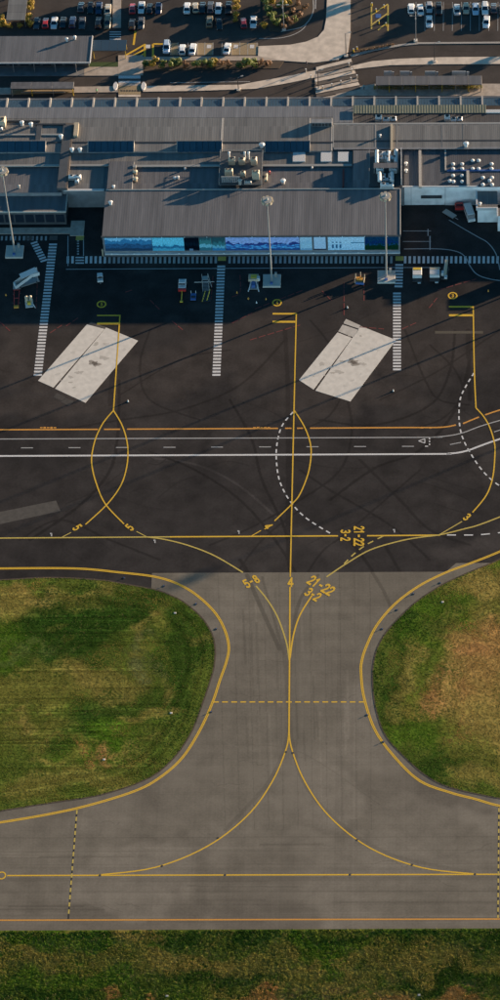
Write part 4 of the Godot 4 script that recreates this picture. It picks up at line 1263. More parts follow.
	strip("pipe", 35, 66, 123.4, 124.6, 7.0, 0.4, M.dark_metal)
	strip("pipe", 63.4, 65.6, 124.6, 188, 6.6, 0.75, M.wall_dark)
	strip("pipe", 65.8, 67.4, 123, 188, 6.6, 0.7, M.concrete_dark)
	strip("pipe", 37, 40.4, 124.8, 141, 7.0, 0.35, M.wall_dark)
	strip("duct", 74.6, 77.6, 122.4, 135.3, 7.0, 0.8, M.cream)
	strip("duct", 390.5, 392.8, 124, 150, 7.0, 0.7, M.cream)
	strip("duct", 466.4, 469.4, 170.4, 184, 6.5, 0.6, M.trim)
	strip("duct", 418.6, 421.6, 150, 186.8, 6.5, 0.5, M.trim)
	strip("pipe", 447, 560, 169.6, 170.4, 6.5, 0.25, M.blue_metal)
	strip("pipe", 342.6, 344, 169, 187, 6.2, 0.5, M.red_paint)
	strip("pipe", 132.8, 136, 164.6, 166.8, 6.6, 0.8, M.galv)
	# white roof lights
	for e in [[293, 305], [321, 331.5], [338, 348.5]]:
		var o := strip("roof_light", e[0], e[1], 151.8, 161.2, 6.6, 0.35, M.white_metal)
		o.set_meta("label", "white rectangular roof light")
	var st2 := begin()
	tube(st2, Vector3.ZERO, Vector3(0, 0.3, 0), 0.5, 0.5, 12)
	tube(st2, Vector3(0, 0.3, 0), Vector3(0, 0.5, 0), 0.5, 0.2, 12)
	var dome := st2.commit()
	for p in [[453, 163.5], [462, 163.5], [472.6, 160], [478.6, 160], [491.6, 163.4], [453, 168.2], [462, 168.2], [472.6, 168.2], [478.6, 168.2], [491.6, 168.2], [453, 175], [462, 175], [482.8, 177], [492, 177], [449.8, 180.4], [453.4, 181], [462, 181], [482.8, 184], [489.6, 180], [492, 184]]:
		obj("roof_dome", dome, M.white_metal, term, P(p[0], p[1], 6.9) - Vector3(0, 0.35, 0))
	# left gate wing
	var lw := block(term, -60, 66, 193.5, 211.5, 4.8, M.roof_grey, M.wall_dark, 3.0)
	part(term, "edge_trim", M.trim, [[lw[0].x, 4.55, lw[1].z, lw[1].x + 0.25, 5.02, lw[1].z + 0.3]])
	part(term, "edge_trim", M.trim, [[lw[1].x, 4.55, lw[0].z, lw[1].x + 0.28, 5.02, lw[1].z - 0.01]])
	for k in 12: part(term, "window", M.glass, [[lw[1].x - 2.6 - k * 2.6, 0.9, lw[1].z + 0.01, lw[1].x - 0.4 - k * 2.6, 3.6, lw[1].z + 0.08]])
	part(term, "wing_kerb", M.path_b, [[lw[0].x, 0, lw[1].z + 1.2, P(70, 234, 0).x, 0.14, P(40, 234, 0).z]])
	part(term, "wing_kerb", M.path_b, [[P(70, 234, 0).x + 0.01, 0, P(76, 221, 0).z, P(85, 221, 0).x, 0.14, P(76, 236, 0).z]])
	# right yard wall: tall white wall with a dark louvre, white corner walls
	var yz := P(430, 187, 6.5).z
	part(term, "edge_trim", M.white_metal, [[P(400.5, 187, 6.5).x, 6.4, yz - 0.2, P(478, 187, 6.5).x, 6.75, yz + 0.12]])
	part(term, "louvre", M.dark_metal, [[P(421, 198, 3.5).x, 2.4, yz - 0.005, P(442, 198, 3.5).x, 3.5, yz + 0.06]])
	for k in 4: part(term, "louvre_blade", M.wall_dark, [[P(421.5, 198, 3.5).x, 2.5 + 0.26 * k, yz + 0.06, P(441.5, 198, 3.5).x, 2.6 + 0.26 * k, yz + 0.14]])
	for u in [411, 451.5]: part(term, "wall_joint", M.wall_grey, [[P(u, 196, 3).x, 0, yz - 0.005, P(u, 196, 3).x + 0.08, 6.4, yz + 0.03]])
	var rb := block(term, 477.5, 497.5, 190.5, 208.5, 5.0, M.roof_warm, M.wall_white, 2.5)
	part(term, "edge_trim", M.white_metal, [[rb[0].x - 0.4, 4.6, rb[0].z, rb[0].x, 5.5, rb[1].z + 0.3]])
	part(term, "edge_trim", M.white_metal, [[rb[0].x + 0.01, 4.6, rb[1].z, rb[1].x, 5.5, rb[1].z + 0.3]])
	var rc := block(term, 498, 570, 208, 216, 5.5, M.roof_warm, M.wall_white, 2.5)
	part(term, "edge_trim", M.white_metal, [[rc[0].x - 0.3, 5.2, rc[0].z, rc[0].x, 5.8, rc[1].z + 0.3]])
	hall()
	hvac()

func hall():
	var h := 7.2
	var lw := block(term, 104, 400, 190, 235.5, h, M.roof_grey, M.wall_grey, 3.05)
	var a: Vector3 = lw[0]
	var b: Vector3 = lw[1]
	part(term, "edge_trim", M.trim, [[b.x, h - 0.4, a.z, b.x + 0.22, h + 0.2, b.z]])
	part(term, "edge_trim", M.wall_dark, [[a.x - 0.2, h - 0.4, b.z, b.x + 0.22, h + 0.1, b.z + 0.3]])
	part(term, "ridge_flashing", M.galv, [[a.x, h, a.z - 0.3, b.x, h + 0.22, a.z]])
	# mural panels
	var z := b.z + 0.02
	var list := [[105, 152, "range"], [152.4, 184, "bay"], [184.4, 199, "dark"], [199.4, 211.5, "bush"], [212, 225, "bush2"], [225.6, 299.5, "lake"], [300, 312, "pale"], [313.5, 326.5, "frame"], [328, 364.5, "notice"], [365, 398.5, "forest"]]
	for e in list:
		var x0 := P(e[0], 243, 4.5).x
		var x1 := P(e[1], 243, 4.5).x
		var st := begin()
		bx(st, Vector3(x0, 1.95, z), Vector3(x1, 6.7, z + 0.12))
		obj("mural_backing", st.commit(), M.wall_dark, term)
		st = begin()
		var q := z + 0.13
		for v in [[x0, 1.95, 0, 1], [x0, 6.7, 0, 0], [x1, 6.7, 1, 0], [x0, 1.95, 0, 1], [x1, 6.7, 1, 0], [x1, 1.95, 1, 1]]:
			st.set_normal(Vector3(0, 0, 1))
			st.set_uv(Vector2(v[2], v[3]))
			st.add_vertex(Vector3(v[0], v[1], q))
		var o := obj("mural_panel", st.commit(), mural_mat(e[2]), term)
		o.set_meta("label", "painted landscape mural panel on the terminal front")
	# ledge with small lamps
	part(term, "ledge", M.wall_white, [[a.x + 0.3, 0.9, b.z, b.x, 1.15, b.z + 0.55]])
	part(term, "plinth_wall", M.wall_dark, [[a.x + 0.3, 0, b.z + 0.001, b.x, 0.9, b.z + 0.4]])
	for k in 14:
		var x := P(112 + 22.4 * k, 252, 1.2).x
		if x < b.x: part(term, "ledge_lamp", M.lamp_white, [[x - 0.16, 1.15, b.z + 0.32, x + 0.16, 1.4, b.z + 0.62]])
		if x < b.x: part(term, "eave_lamp", M.lamp_white, [[x + 1.6, h - 0.2, b.z + 0.3, x + 1.8, h - 0.08, b.z + 0.5]])
	part(term, "fire_post", M.cream, [[a.x - 0.5, 0, b.z - 0.2, a.x - 0.2, 2.4, b.z + 0.1]])

func mural_mat(kind: String) -> StandardMaterial3D:
	var w := 192
	var h := 40
	var im := Image.create(w, h, false, Image.FORMAT_RGB8)
	var n := FastNoiseLite.new()
	n.seed = kind.hash() % 1000
	n.frequency = 0.03
	n.fractal_octaves = 4
	var g := FastNoiseLite.new()
	g.seed = n.seed + 5
	g.frequency = 0.09
	g.fractal_octaves = 3
	var C := {"sky": Color(0.42, 0.72, 0.86), "hill": Color(0.03, 0.13, 0.27), "hill2": Color(0.1, 0.42, 0.6), "sea": Color(0.12, 0.55, 0.72), "land": Color(0.02, 0.07, 0.14), "s0": 0.2, "s1": 0.5, "s2": 0.8}
	match kind:
		"range": C = {"sky": Color(0.36, 0.66, 0.82), "hill": Color(0.06, 0.3, 0.5), "hill2": Color(0.04, 0.18, 0.34), "sea": Color(0.03, 0.14, 0.27), "land": Color(0.02, 0.08, 0.16), "s0": 0.18, "s1": 0.45, "s2": 0.78}
		"bay": C = {"sky": Color(0.25, 0.72, 0.85), "hill": Color(0.15, 0.6, 0.75), "hill2": Color(0.05, 0.3, 0.45), "sea": Color(0.04, 0.24, 0.4), "land": Color(0.12, 0.5, 0.65), "s0": 0.55, "s1": 0.62, "s2": 0.8}
		"dark": C = {"sky": Color(0.02, 0.06, 0.1), "hill": Color(0.03, 0.1, 0.15), "hill2": Color(0.02, 0.06, 0.1), "sea": Color(0.02, 0.05, 0.08), "land": Color(0.1, 0.14, 0.2), "s0": 0.4, "s1": 0.6, "s2": 0.9}
		"bush": C = {"sky": Color(0.04, 0.16, 0.18), "hill": Color(0.08, 0.3, 0.3), "hill2": Color(0.3, 0.62, 0.68), "sea": Color(0.25, 0.58, 0.66), "land": Color(0.06, 0.25, 0.3), "s0": 0.2, "s1": 0.5, "s2": 0.75}
		"bush2": C = {"sky": Color(0.03, 0.14, 0.16), "hill": Color(0.07, 0.28, 0.3), "hill2": Color(0.25, 0.55, 0.62), "sea": Color(0.22, 0.55, 0.66), "land": Color(0.05, 0.3, 0.5), "s0": 0.35, "s1": 0.6, "s2": 0.8}
		"lake": C = {"sky": Color(0.45, 0.55, 0.82), "hill": Color(0.04, 0.08, 0.3), "hill2": Color(0.06, 0.2, 0.5), "sea": Color(0.16, 0.5, 0.78), "land": Color(0.03, 0.12, 0.32), "s0": 0.42, "s1": 0.55, "s2": 0.84}
		"pale": C = {"sky": Color(0.55, 0.72, 0.82), "hill": Color(0.45, 0.66, 0.78), "hill2": Color(0.5, 0.7, 0.8), "sea": Color(0.5, 0.7, 0.8), "land": Color(0.3, 0.5, 0.65), "s0": 0.3, "s1": 0.5, "s2": 0.85}
		"frame": C = {"sky": Color(0.62, 0.74, 0.86), "hill": Color(0.58, 0.72, 0.84), "hill2": Color(0.6, 0.72, 0.84), "sea": Color(0.6, 0.72, 0.84), "land": Color(0.5, 0.35, 0.4), "s0": 0.3, "s1": 0.5, "s2": 0.9}
		"notice": C = {"sky": Color(0.6, 0.78, 0.9), "hill": Color(0.62, 0.8, 0.9), "hill2": Color(0.55, 0.75, 0.88), "sea": Color(0.58, 0.78, 0.9), "land": Color(0.5, 0.72, 0.85), "s0": 0.3, "s1": 0.5, "s2": 0.85}
		"forest": C = {"sky": Color(0.06, 0.22, 0.34), "hill": Color(0.04, 0.18, 0.36), "hill2": Color(0.07, 0.26, 0.42), "sea": Color(0.05, 0.2, 0.2), "land": Color(0.05, 0.18, 0.12), "s0": 0.25, "s1": 0.5, "s2": 0.65}
	for j in h:
		for i in w:
			var v := float(j) / h
			var e := n.get_noise_2d(i, 0) * 0.3
			var e2 := n.get_noise_2d(i, 90) * 0.22
			var c: Color = C.sky
			if v > C.s0 + e * 0.9: c = C.hill
			if v > C.s1 + e2 * 0.7: c = C.hill2 if g.get_noise_2d(i * 0.5, j * 2.0) > 0.0 else C.sea
			if v > C.s2 + e2 * 0.4: c = C.land
			c = c * (1.0 + 0.35 * g.get_noise_2d(i, j * 2.5))
			if kind == "notice":
				if i > 12 and i < 75 and j > 14 and j < 34 and (i / 10) % 2 == 0 and (j < 18 or j > 22): c = Color(0.05, 0.2, 0.35)
				if i > 118 and absi(j - 17) < 2: c = Color(0.12, 0.35, 0.5)
			if kind == "frame" and (j > 35 or i < 6 or i > w - 12): c = Color(0.04, 0.05, 0.09)
			if kind == "dark" and j > 33 and i > 60 and i < 110: c = Color(0.4, 0.5, 0.6)
			var ex := 0.95 if kind in ["dark", "forest"] else 0.68
			c = Color(pow(clampf(c.r, 0, 1), ex), pow(clampf(c.g, 0, 1), ex), pow(clampf(c.b, 0, 1), ex))
			if ex < 0.9: c = c.lerp(Color(0.9, 0.95, 0.98), 0.12)
			im.set_pixel(i, j, c)
	im.generate_mipmaps()
	var m := tex_mat(ImageTexture.create_from_image(im), 0.5)
	return m

# rooftop machines: each one a thing standing on a roof
func ac_unit(at: Vector3, w: float, d: float, h: float, label: String, m: Material, fans := 1, turn := 0.0):
	var t := thing("air_handling_unit", label, "air unit", at, turn, "air handling units on the terminal roofs")
	var st := begin()
	cbx(st, Vector3(-w / 2, 0.15, -d / 2), Vector3(w / 2, h, d / 2), minf(0.26, w * 0.22))
	obj("housing", st.commit(), m, t)
	for s in [-1, 1]:
		for q in [-1, 1]: part(t, "foot", M.dark_metal, [[s * w * 0.4 - 0.08, 0, q * d * 0.4 - 0.08, s * w * 0.4 + 0.08, 0.15, q * d * 0.4 + 0.08]])
	for k in fans:
		var x := -w / 2 + w * (k + 0.5) / fans
		st = begin()
		var r := minf(w / fans, d) * 0.36
		tube(st, Vector3(x, h, 0), Vector3(x, h + 0.16, 0), r, r, 12)
		var o := obj("fan_ring", st.commit(), m, t)
		st = begin()
		tube(st, Vector3(x, h + 0.16, 0), Vector3(x, h + 0.18, 0), r * 0.82, r * 0.82, 12)
		obj("fan", st.commit(), M.dark_metal, o)
	for k in 5: part(t, "grille_slat", M.steel, [[-w * 0.42, 0.3 + k * (h - 0.5) / 5, d / 2, w * 0.42, 0.36 + k * (h - 0.5) / 5, d / 2 + 0.05]])

func flue(at: Vector3, r: float, h: float, label: String, m: Material, group := "flues and vents on the terminal roofs"):
	var t := thing("roof_flue", label, "flue", at, 0, group)
	var st := begin()
	tube(st, Vector3.ZERO, Vector3(0, h, 0), r, r, 10)
	obj("pipe", st.commit(), m, t)
	st = begin()
	tube(st, Vector3(0, h, 0), Vector3(0, h + r * 0.7, 0), r * 1.5, r * 0.7, 10)
	obj("cowl", st.commit(), m, t)

func roof_pt(u: float, v: float, h: float) -> Vector3:
	return P(u, v, h + 0.5) - Vector3(0, 0.5 - 0.1, 0)

func hvac():
	# plant platform in the middle
	var h := 7.3
	var pl := thing("plant_platform", "steel plant platform with blue slatted screen carrying beige air units", "platform", P(241, 184, h) + Vector3(0, 0.1, 0))
	part(pl, "deck", M.wall_dark, [[-5.7, 0, -11.2, 5.4, 0.2, 0.5]])
	for q in [[-5.4, -5.0], [5.1, -5.0], [-5.4, 0.2], [5.1, 0.2], [-5.4, -10.9], [5.1, -10.9]]: part(pl, "support_leg", M.steel, [[q[0] - 0.12, -1.05, q[1] - 0.12, q[0] + 0.12, 0, q[1] + 0.12]])
	for k in 9: part(pl, "screen_slat", M.wall_grey, [[-4.9 + k * 0.52, 0.2, -0.35, -4.55 + k * 0.52, 2.2, -0.25]])
	part(pl, "screen_rail", M.galv, [[-5.0, 2.2, -0.4, -0.2, 2.3, -0.2]])
	for s in [[-5.6, -11.1], [5.3, -11.1], [-5.6, 0.4], [5.3, 0.4], [-0.1, 0.4], [-5.6, -5], [5.3, -5]]: part(pl, "rail_post", M.galv, [[s[0] - 0.05, 0.2, s[1] - 0.05, s[0] + 0.05, 1.3, s[1] + 0.05]])
	part(pl, "guard_rail", M.galv, [[-5.6, 1.25, -11.13, 5.3, 1.33, -11.05]])
	part(pl, "guard_rail", M.galv, [[5.27, 1.25, -11.04, 5.35, 1.33, 0.4]])
	part(pl, "guard_rail", M.galv, [[-5.65, 1.25, -11.04, -5.57, 1.33, 0.4]])
	for e in [[232, 163, 1.7, 1.5, 1.9], [242, 163, 1.6, 1.5, 1.7], [254, 163, 1.6, 1.7, 1.9]]:
		ac_unit(roof_pt(e[0], e[1], h) + Vector3(0, 0.2, 0), e[2], e[3], e[4], "tall beige air unit in the rear row of the plant platform", M.beige_metal, 1)
	for e in [[229, 175, 2.1, 1.3, 2.2, 2], [243, 175.5, 1.3, 1.1, 1.6, 1], [256, 177.5, 1.9, 1.6, 2.4, 2]]:
		ac_unit(roof_pt(e[0], e[1], h) + Vector3(0, 0.2, 0), e[2], e[3], e[4], "cream air unit with top fans in the front row of the plant platform", M.cream, e[5])
	for u in [229.5, 245, 249]: flue(roof_pt(u, 158.5, h) + Vector3(0, 0.2, 0), 0.24, 2.4, "white flue pipe at the back of the plant platform", M.white_metal)
	flue(roof_pt(240, 183.5, h) + Vector3(0, 0.2, 0), 0.4, 1.4, "fat steel flue beside the blue slatted screen", M.galv)
	ac_unit(roof_pt(248, 183, h) + Vector3(0, 0.2, 0), 1.9, 0.9, 0.9, "low grey air unit at the platform front edge", M.galv, 1)
	ac_unit(roof_pt(266, 178, 6.3), 0.8, 2.6, 1.0, "narrow cream duct unit beside the plant platform", M.cream, 1)
	ac_unit(roof_pt(269.4, 173, 6.3), 0.5, 0.5, 1.1, "small red and white box beside the plant platform", M.red_metal, 1)
	# white plant cluster on the right
	h = 7.0
	var pw := thing("plant_platform", "dark plant platform with grey bridge roof carrying white ducts", "platform", P(387, 187, h) + Vector3(0, 0.1, 0))
	part(pw, "deck", M.dark_metal, [[-4.6, 0, -12.4, 3.9, 0.2, 0.3]])
	for q in [[-4.3, -12.0], [3.6, -12.0], [-4.3, 0.0], [3.6, 0.0]]: part(pw, "support_leg", M.steel, [[q[0] - 0.12, -0.6, q[1] - 0.12, q[0] + 0.12, 0, q[1] + 0.12]])
	for q in [[-1.9, -3.6, -0.6], [1.3, -3.6, -0.4], [-2.6, -11.6, -7.0], [0.4, -11.2, -7.4], [2.3, -11.8, -7.2]]:
		var dt := begin()
		tube(dt, Vector3(q[0], 1.5, q[1]), Vector3(q[0], 1.5, q[2]), 0.5, 0.5, 12)
		obj("round_duct", dt.commit(), M.white_metal, pw)
	part(pw, "bridge_roof", M.roof_grey[1], [[-3.4, 2.1, -6.4, 3.0, 2.25, -4.6]])
	for s in [[-3.3, -6.3], [2.9, -6.3], [-3.3, -4.7], [2.9, -4.7]]: part(pw, "post", M.galv, [[s[0] - 0.06, 0.2, s[1] - 0.06, s[0] + 0.06, 2.1, s[1] + 0.06]])
	part(pw, "ladder", M.white_metal, [[3.6, 0.2, -11.8, 3.75, 2.4, -0.4]])
	part(pw, "guard_rail", M.galv, [[-4.6, 1.2, -12.3, -4.5, 1.3, 0.2]])
	var wl := ["wide white air unit at the rear of the dark plant platform", "wide white air unit just behind the grey bridge roof", "small white air unit beside the wide one behind the bridge roof", "short white air unit left under the grey bridge roof", "short white air unit right under the grey bridge roof", "narrow white duct unit left of the platform's cross duct", "narrow white duct unit right of the platform's cross duct", "wide low white air unit joining the two narrow duct units", "wide white air unit at the front edge of the dark plant platform"]
	var wi := 0
	for e in [[384, 156, 3.6, 1.5, 1.5], [391, 160.5, 3.4, 1.2, 1.6], [381, 160, 1.6, 1.2, 1.4], [380, 172, 1.9, 1.2, 1.6], [393, 172, 2.0, 1.2, 1.6], [383, 178.5, 1.4, 2.0, 1.3], [391, 178.5, 1.4, 2.2, 1.3], [386.5, 181, 3.0, 1.1, 1.1], [387, 187, 3.4, 1.3, 1.4]]:
		ac_unit(roof_pt(e[0], e[1], h) + Vector3(0, 0.2, 0), e[2], e[3], e[4], wl[wi], M.white_metal, 1 if e[2] < 3 else 2)
		wi += 1
	for p in [[406, 164], [406, 171]]: flue(roof_pt(p[0], p[1], 6.5), 0.32, 0.8, "small white vent beside the tall cream roof duct", M.white_metal)
	# machines in the recess behind the right roof
	for e in [[375, 397], [444, 463]]:
		var w: float = (e[1] - e[0]) * 0.26
		for k in 3:
			var q := P(e[0] + (e[1] - e[0]) * (k + 0.5) / 3.0, 118.5 + (k % 2) * 1.5, 6.2)
			ac_unit(Vector3(q.x, 5.31, q.z), w / 3.4, 1.7 - 0.3 * (k % 2), 1.7 - 0.3 * k, "white air unit in the dark roof recess behind the " + ("cream duct" if e[0] < 400 else "domed roof"), M.white_metal, 1)
	# louvred box by the terminal's rear roof and other single machines
	var b := roof_pt(322, 124, 7.0)
	var lb := thing("louvre_box", "long dark louvred box with pale top on the brown rear roof", "louvre box", b)
	part(lb, "housing", M.wall_grey, [[-2.8, 0, -0.9, 2.6, 1.3, 0.5]])
	for k in 6: part(lb, "louvre", M.dark_metal, [[-2.6 + k * 0.86, 0.2, 0.5, -1.9 + k * 0.86, 1.1, 0.56]])
	ac_unit(roof_pt(75, 178, 6.3), 3.2, 1.2, 1.3, "long white air unit with elbow on the brown left roof", M.white_metal, 2)
	ac_unit(roof_pt(77, 181, 6.3), 1.0, 1.4, 1.0, "small white air unit beside the long one on the left roof", M.white_metal, 1)
	ac_unit(roof_pt(3, 124, 7.0), 1.6, 2.6, 2.2, "tall cream and dark air unit on the far left roof", M.cream, 1)
	ac_unit(roof_pt(0.5, 129, 7.0), 1.2, 1.0, 1.0, "low white air unit in front of the tall cream one", M.white_metal, 1)
	for e in [[22, 124, 7.0], [61, 137.5, 7.0], [31, 125.5, 7.0]]: flue(roof_pt(e[0], e[1], e[2]), 0.42, 1.1, "white mushroom vent on the brown rear roof beside dark pipework", M.white_metal)
	for e in [[72, 150.5, 7.0], [80, 150.5, 7.0]]: flue(roof_pt(e[0], e[1], e[2]), 0.4, 1.0, "white mushroom vent at the roof edge between two dark sloped rooflights", M.white_metal)
	for e in [[135.5, 180, 6.2], [135.3, 173, 6.2]]: flue(roof_pt(e[0], e[1], e[2]), 0.45, 1.0, "pale vent beside the raised grey roof block", M.cream)
	for e in [[175, 178, 6.2], [177.8, 177.5, 6.2]]: flue(roof_pt(e[0], e[1], e[2]), 0.34, 0.6, "small white twin vent on the lower brown roof", M.white_metal)
	for e in [[185, 168.5, 6.2], [312, 167.5, 6.2]]: flue(roof_pt(e[0], e[1], e[2]), 0.2, 0.5, "tiny white vent just below the roof flashing", M.white_metal)
	flue(roof_pt(283, 182, 6.2), 0.5, 1.0, "fat white domed vent beside the hall ridge", M.white_metal)
	flue(roof_pt(262, 146, 7.0), 0.55, 1.0, "white globe vent at the left end of a dark sloped rooflight", M.white_metal)
	flue(roof_pt(113.5, 186.5, 7.1), 0.3, 0.6, "small white vent at the rear corner of the hall roof", M.white_metal)
	flue(roof_pt(110.5, 203, 7.2), 0.4, 0.8, "white ball vent on the left edge of the hall roof", M.white_metal)
	flue(roof_pt(466, 145, 7.0), 0.5, 1.0, "white vent with bent pipe beside the right roof flashing", M.white_metal)
	flue(roof_pt(380, 136, 7.0), 0.25, 0.8, "thin white vent on the right brown roof", M.white_metal)
	flue(roof_pt(480, 204, 5.0), 0.3, 0.7, "small white vent on the small brown corner roof", M.white_metal)
	flue(roof_pt(19, 187, 6.0), 0.25, 0.9, "thin pale pipe vent on the left grey roof", M.galv)

# ================================================================= masts
func build_masts():
	var st := begin()
	cbx(st, Vector3(-2.25, 0, -2.1), Vector3(2.25, 0.55, 2.1), 0.08)
	var plinth := st.commit()
	st = begin()
	tube(st, Vector3(0, 0.5, 0), Vector3(0, 29.4, 0), 0.23, 0.1, 12)
	var pole := st.commit()
	st = begin()
	tube(st, Vector3(0, 28.9, 0), Vector3(0, 29.2, 0), 1.15, 1.15, 16)
	tube(st, Vector3(0, 29.2, 0), Vector3(0, 30.0, 0), 0.3, 0.12, 10)
	var head := st.commit()
	st = begin()
	bx(st, Vector3(-0.32, 28.5, 1.0), Vector3(0.32, 29.15, 1.5))
	var flood := st.commit()
	var bases := [[14.6, 251.5, "floodlight mast on a concrete plinth beside the left gate wing"], [271.8, 280.5, "floodlight mast on a concrete plinth beside the yellow loader"], [386.4, 276.5, "floodlight mast on a concrete plinth next to the right zebra walkway"], [557, 274, "floodlight mast on the apron beyond the service yard"], [628, 276, "floodlight mast on the apron beyond the service yard"], [880, 285, "floodlight mast on the apron beyond the service yard"]]
	for e in bases:
		var t := thing("floodlight_mast", e[2], "light mast", P(e[0], e[1], 0.4) * Vector3(1, 0, 1), 0, "floodlight masts along the terminal front")
		obj("plinth", plinth, M.concrete_b, t)
		obj("pole", pole, M.galv, t)
		obj("headframe", head, M.galv, t)
		for k in 8:
			var o := obj("floodlight", flood, M.cream, t)
			o.rotation.y = TAU * k / 8
		part(t, "control_cabinet", M.galv, [[0.7, 0.55, -1.6, 1.3, 1.9, -1.1]])
		part(t, "door", M.steel, [[-0.2, 0.8, 0.34, 0.2, 1.7, 0.42]])
		part(t, "guard_block", M.blue_metal, [[-0.4, 0.55, 0.9, 0.3, 0.95, 1.5]])
	# terminal wing that runs on beyond the frame and its tall plant chimney, whose shadows reach the stands
	var wg := thing("terminal_wing", "far right terminal wing beyond the service yard", "terminal")
	part(wg, "wall", M.wall_grey, [[40, 0, -104, 95, 6.0, -90]])
	roof_field(wg, 40, 95, -104, -90, 6.0, M.roof_warm, 3.05)
	part(wg, "stair_tower", M.wall_grey, [[50, 6.07, -98, 54, 9.5, -93]])
	var hut := P(548, 268) * Vector3(1, 0, 1)
	var sh := thing("switch_hut", "small flat-roofed switch hut beside a floodlight mast beyond the service yard", "hut", hut)
	part(sh, "wall", M.wall_grey, [[-2, 0, -1.6, 2, 3.8, 1.6]])
	part(sh, "roof", M.roof_dark[0], [[-2.2, 3.8, -1.8, 2.2, 4.0, 1.8]])
	part(sh, "door", M.blue_metal, [[-0.5, 0, 1.6, 0.5, 2.1, 1.66]])

# ================================================================= apron equipment
func wheel(parent: Node, x: float, z: float, r: float, w: float):
	var st := begin()
	tube(st, Vector3(x - w / 2, r, z), Vector3(x + w / 2, r, z), r, r, 12)
	var o := obj("wheel", st.commit(), M.rubber, parent)
	st = begin()
	tube(st, Vector3(x - w / 2 - 0.02, r, z), Vector3(x + w / 2 + 0.02, r, z), r * 0.5, r * 0.5, 8)
	obj("rim", st.commit(), M.galv, o)

func wheels4(t: Node, x: float, z: float, r: float, w := 0.2):
	for s in [-1, 1]:
		for q in [-1, 1]: wheel(t, s * x, q * z, r, w)

func gp(u: float, v: float, h := 1.0) -> Vector3:
	return P(u, v, h) * Vector3(1, 0, 1) + Vector3(0, 0.05, 0)

func bar_mesh(segs: Array, r: float) -> ArrayMesh:
	var st := begin()
	for s in segs: tube(st, s[0], s[1], r, r, 6)
	return st.commit()

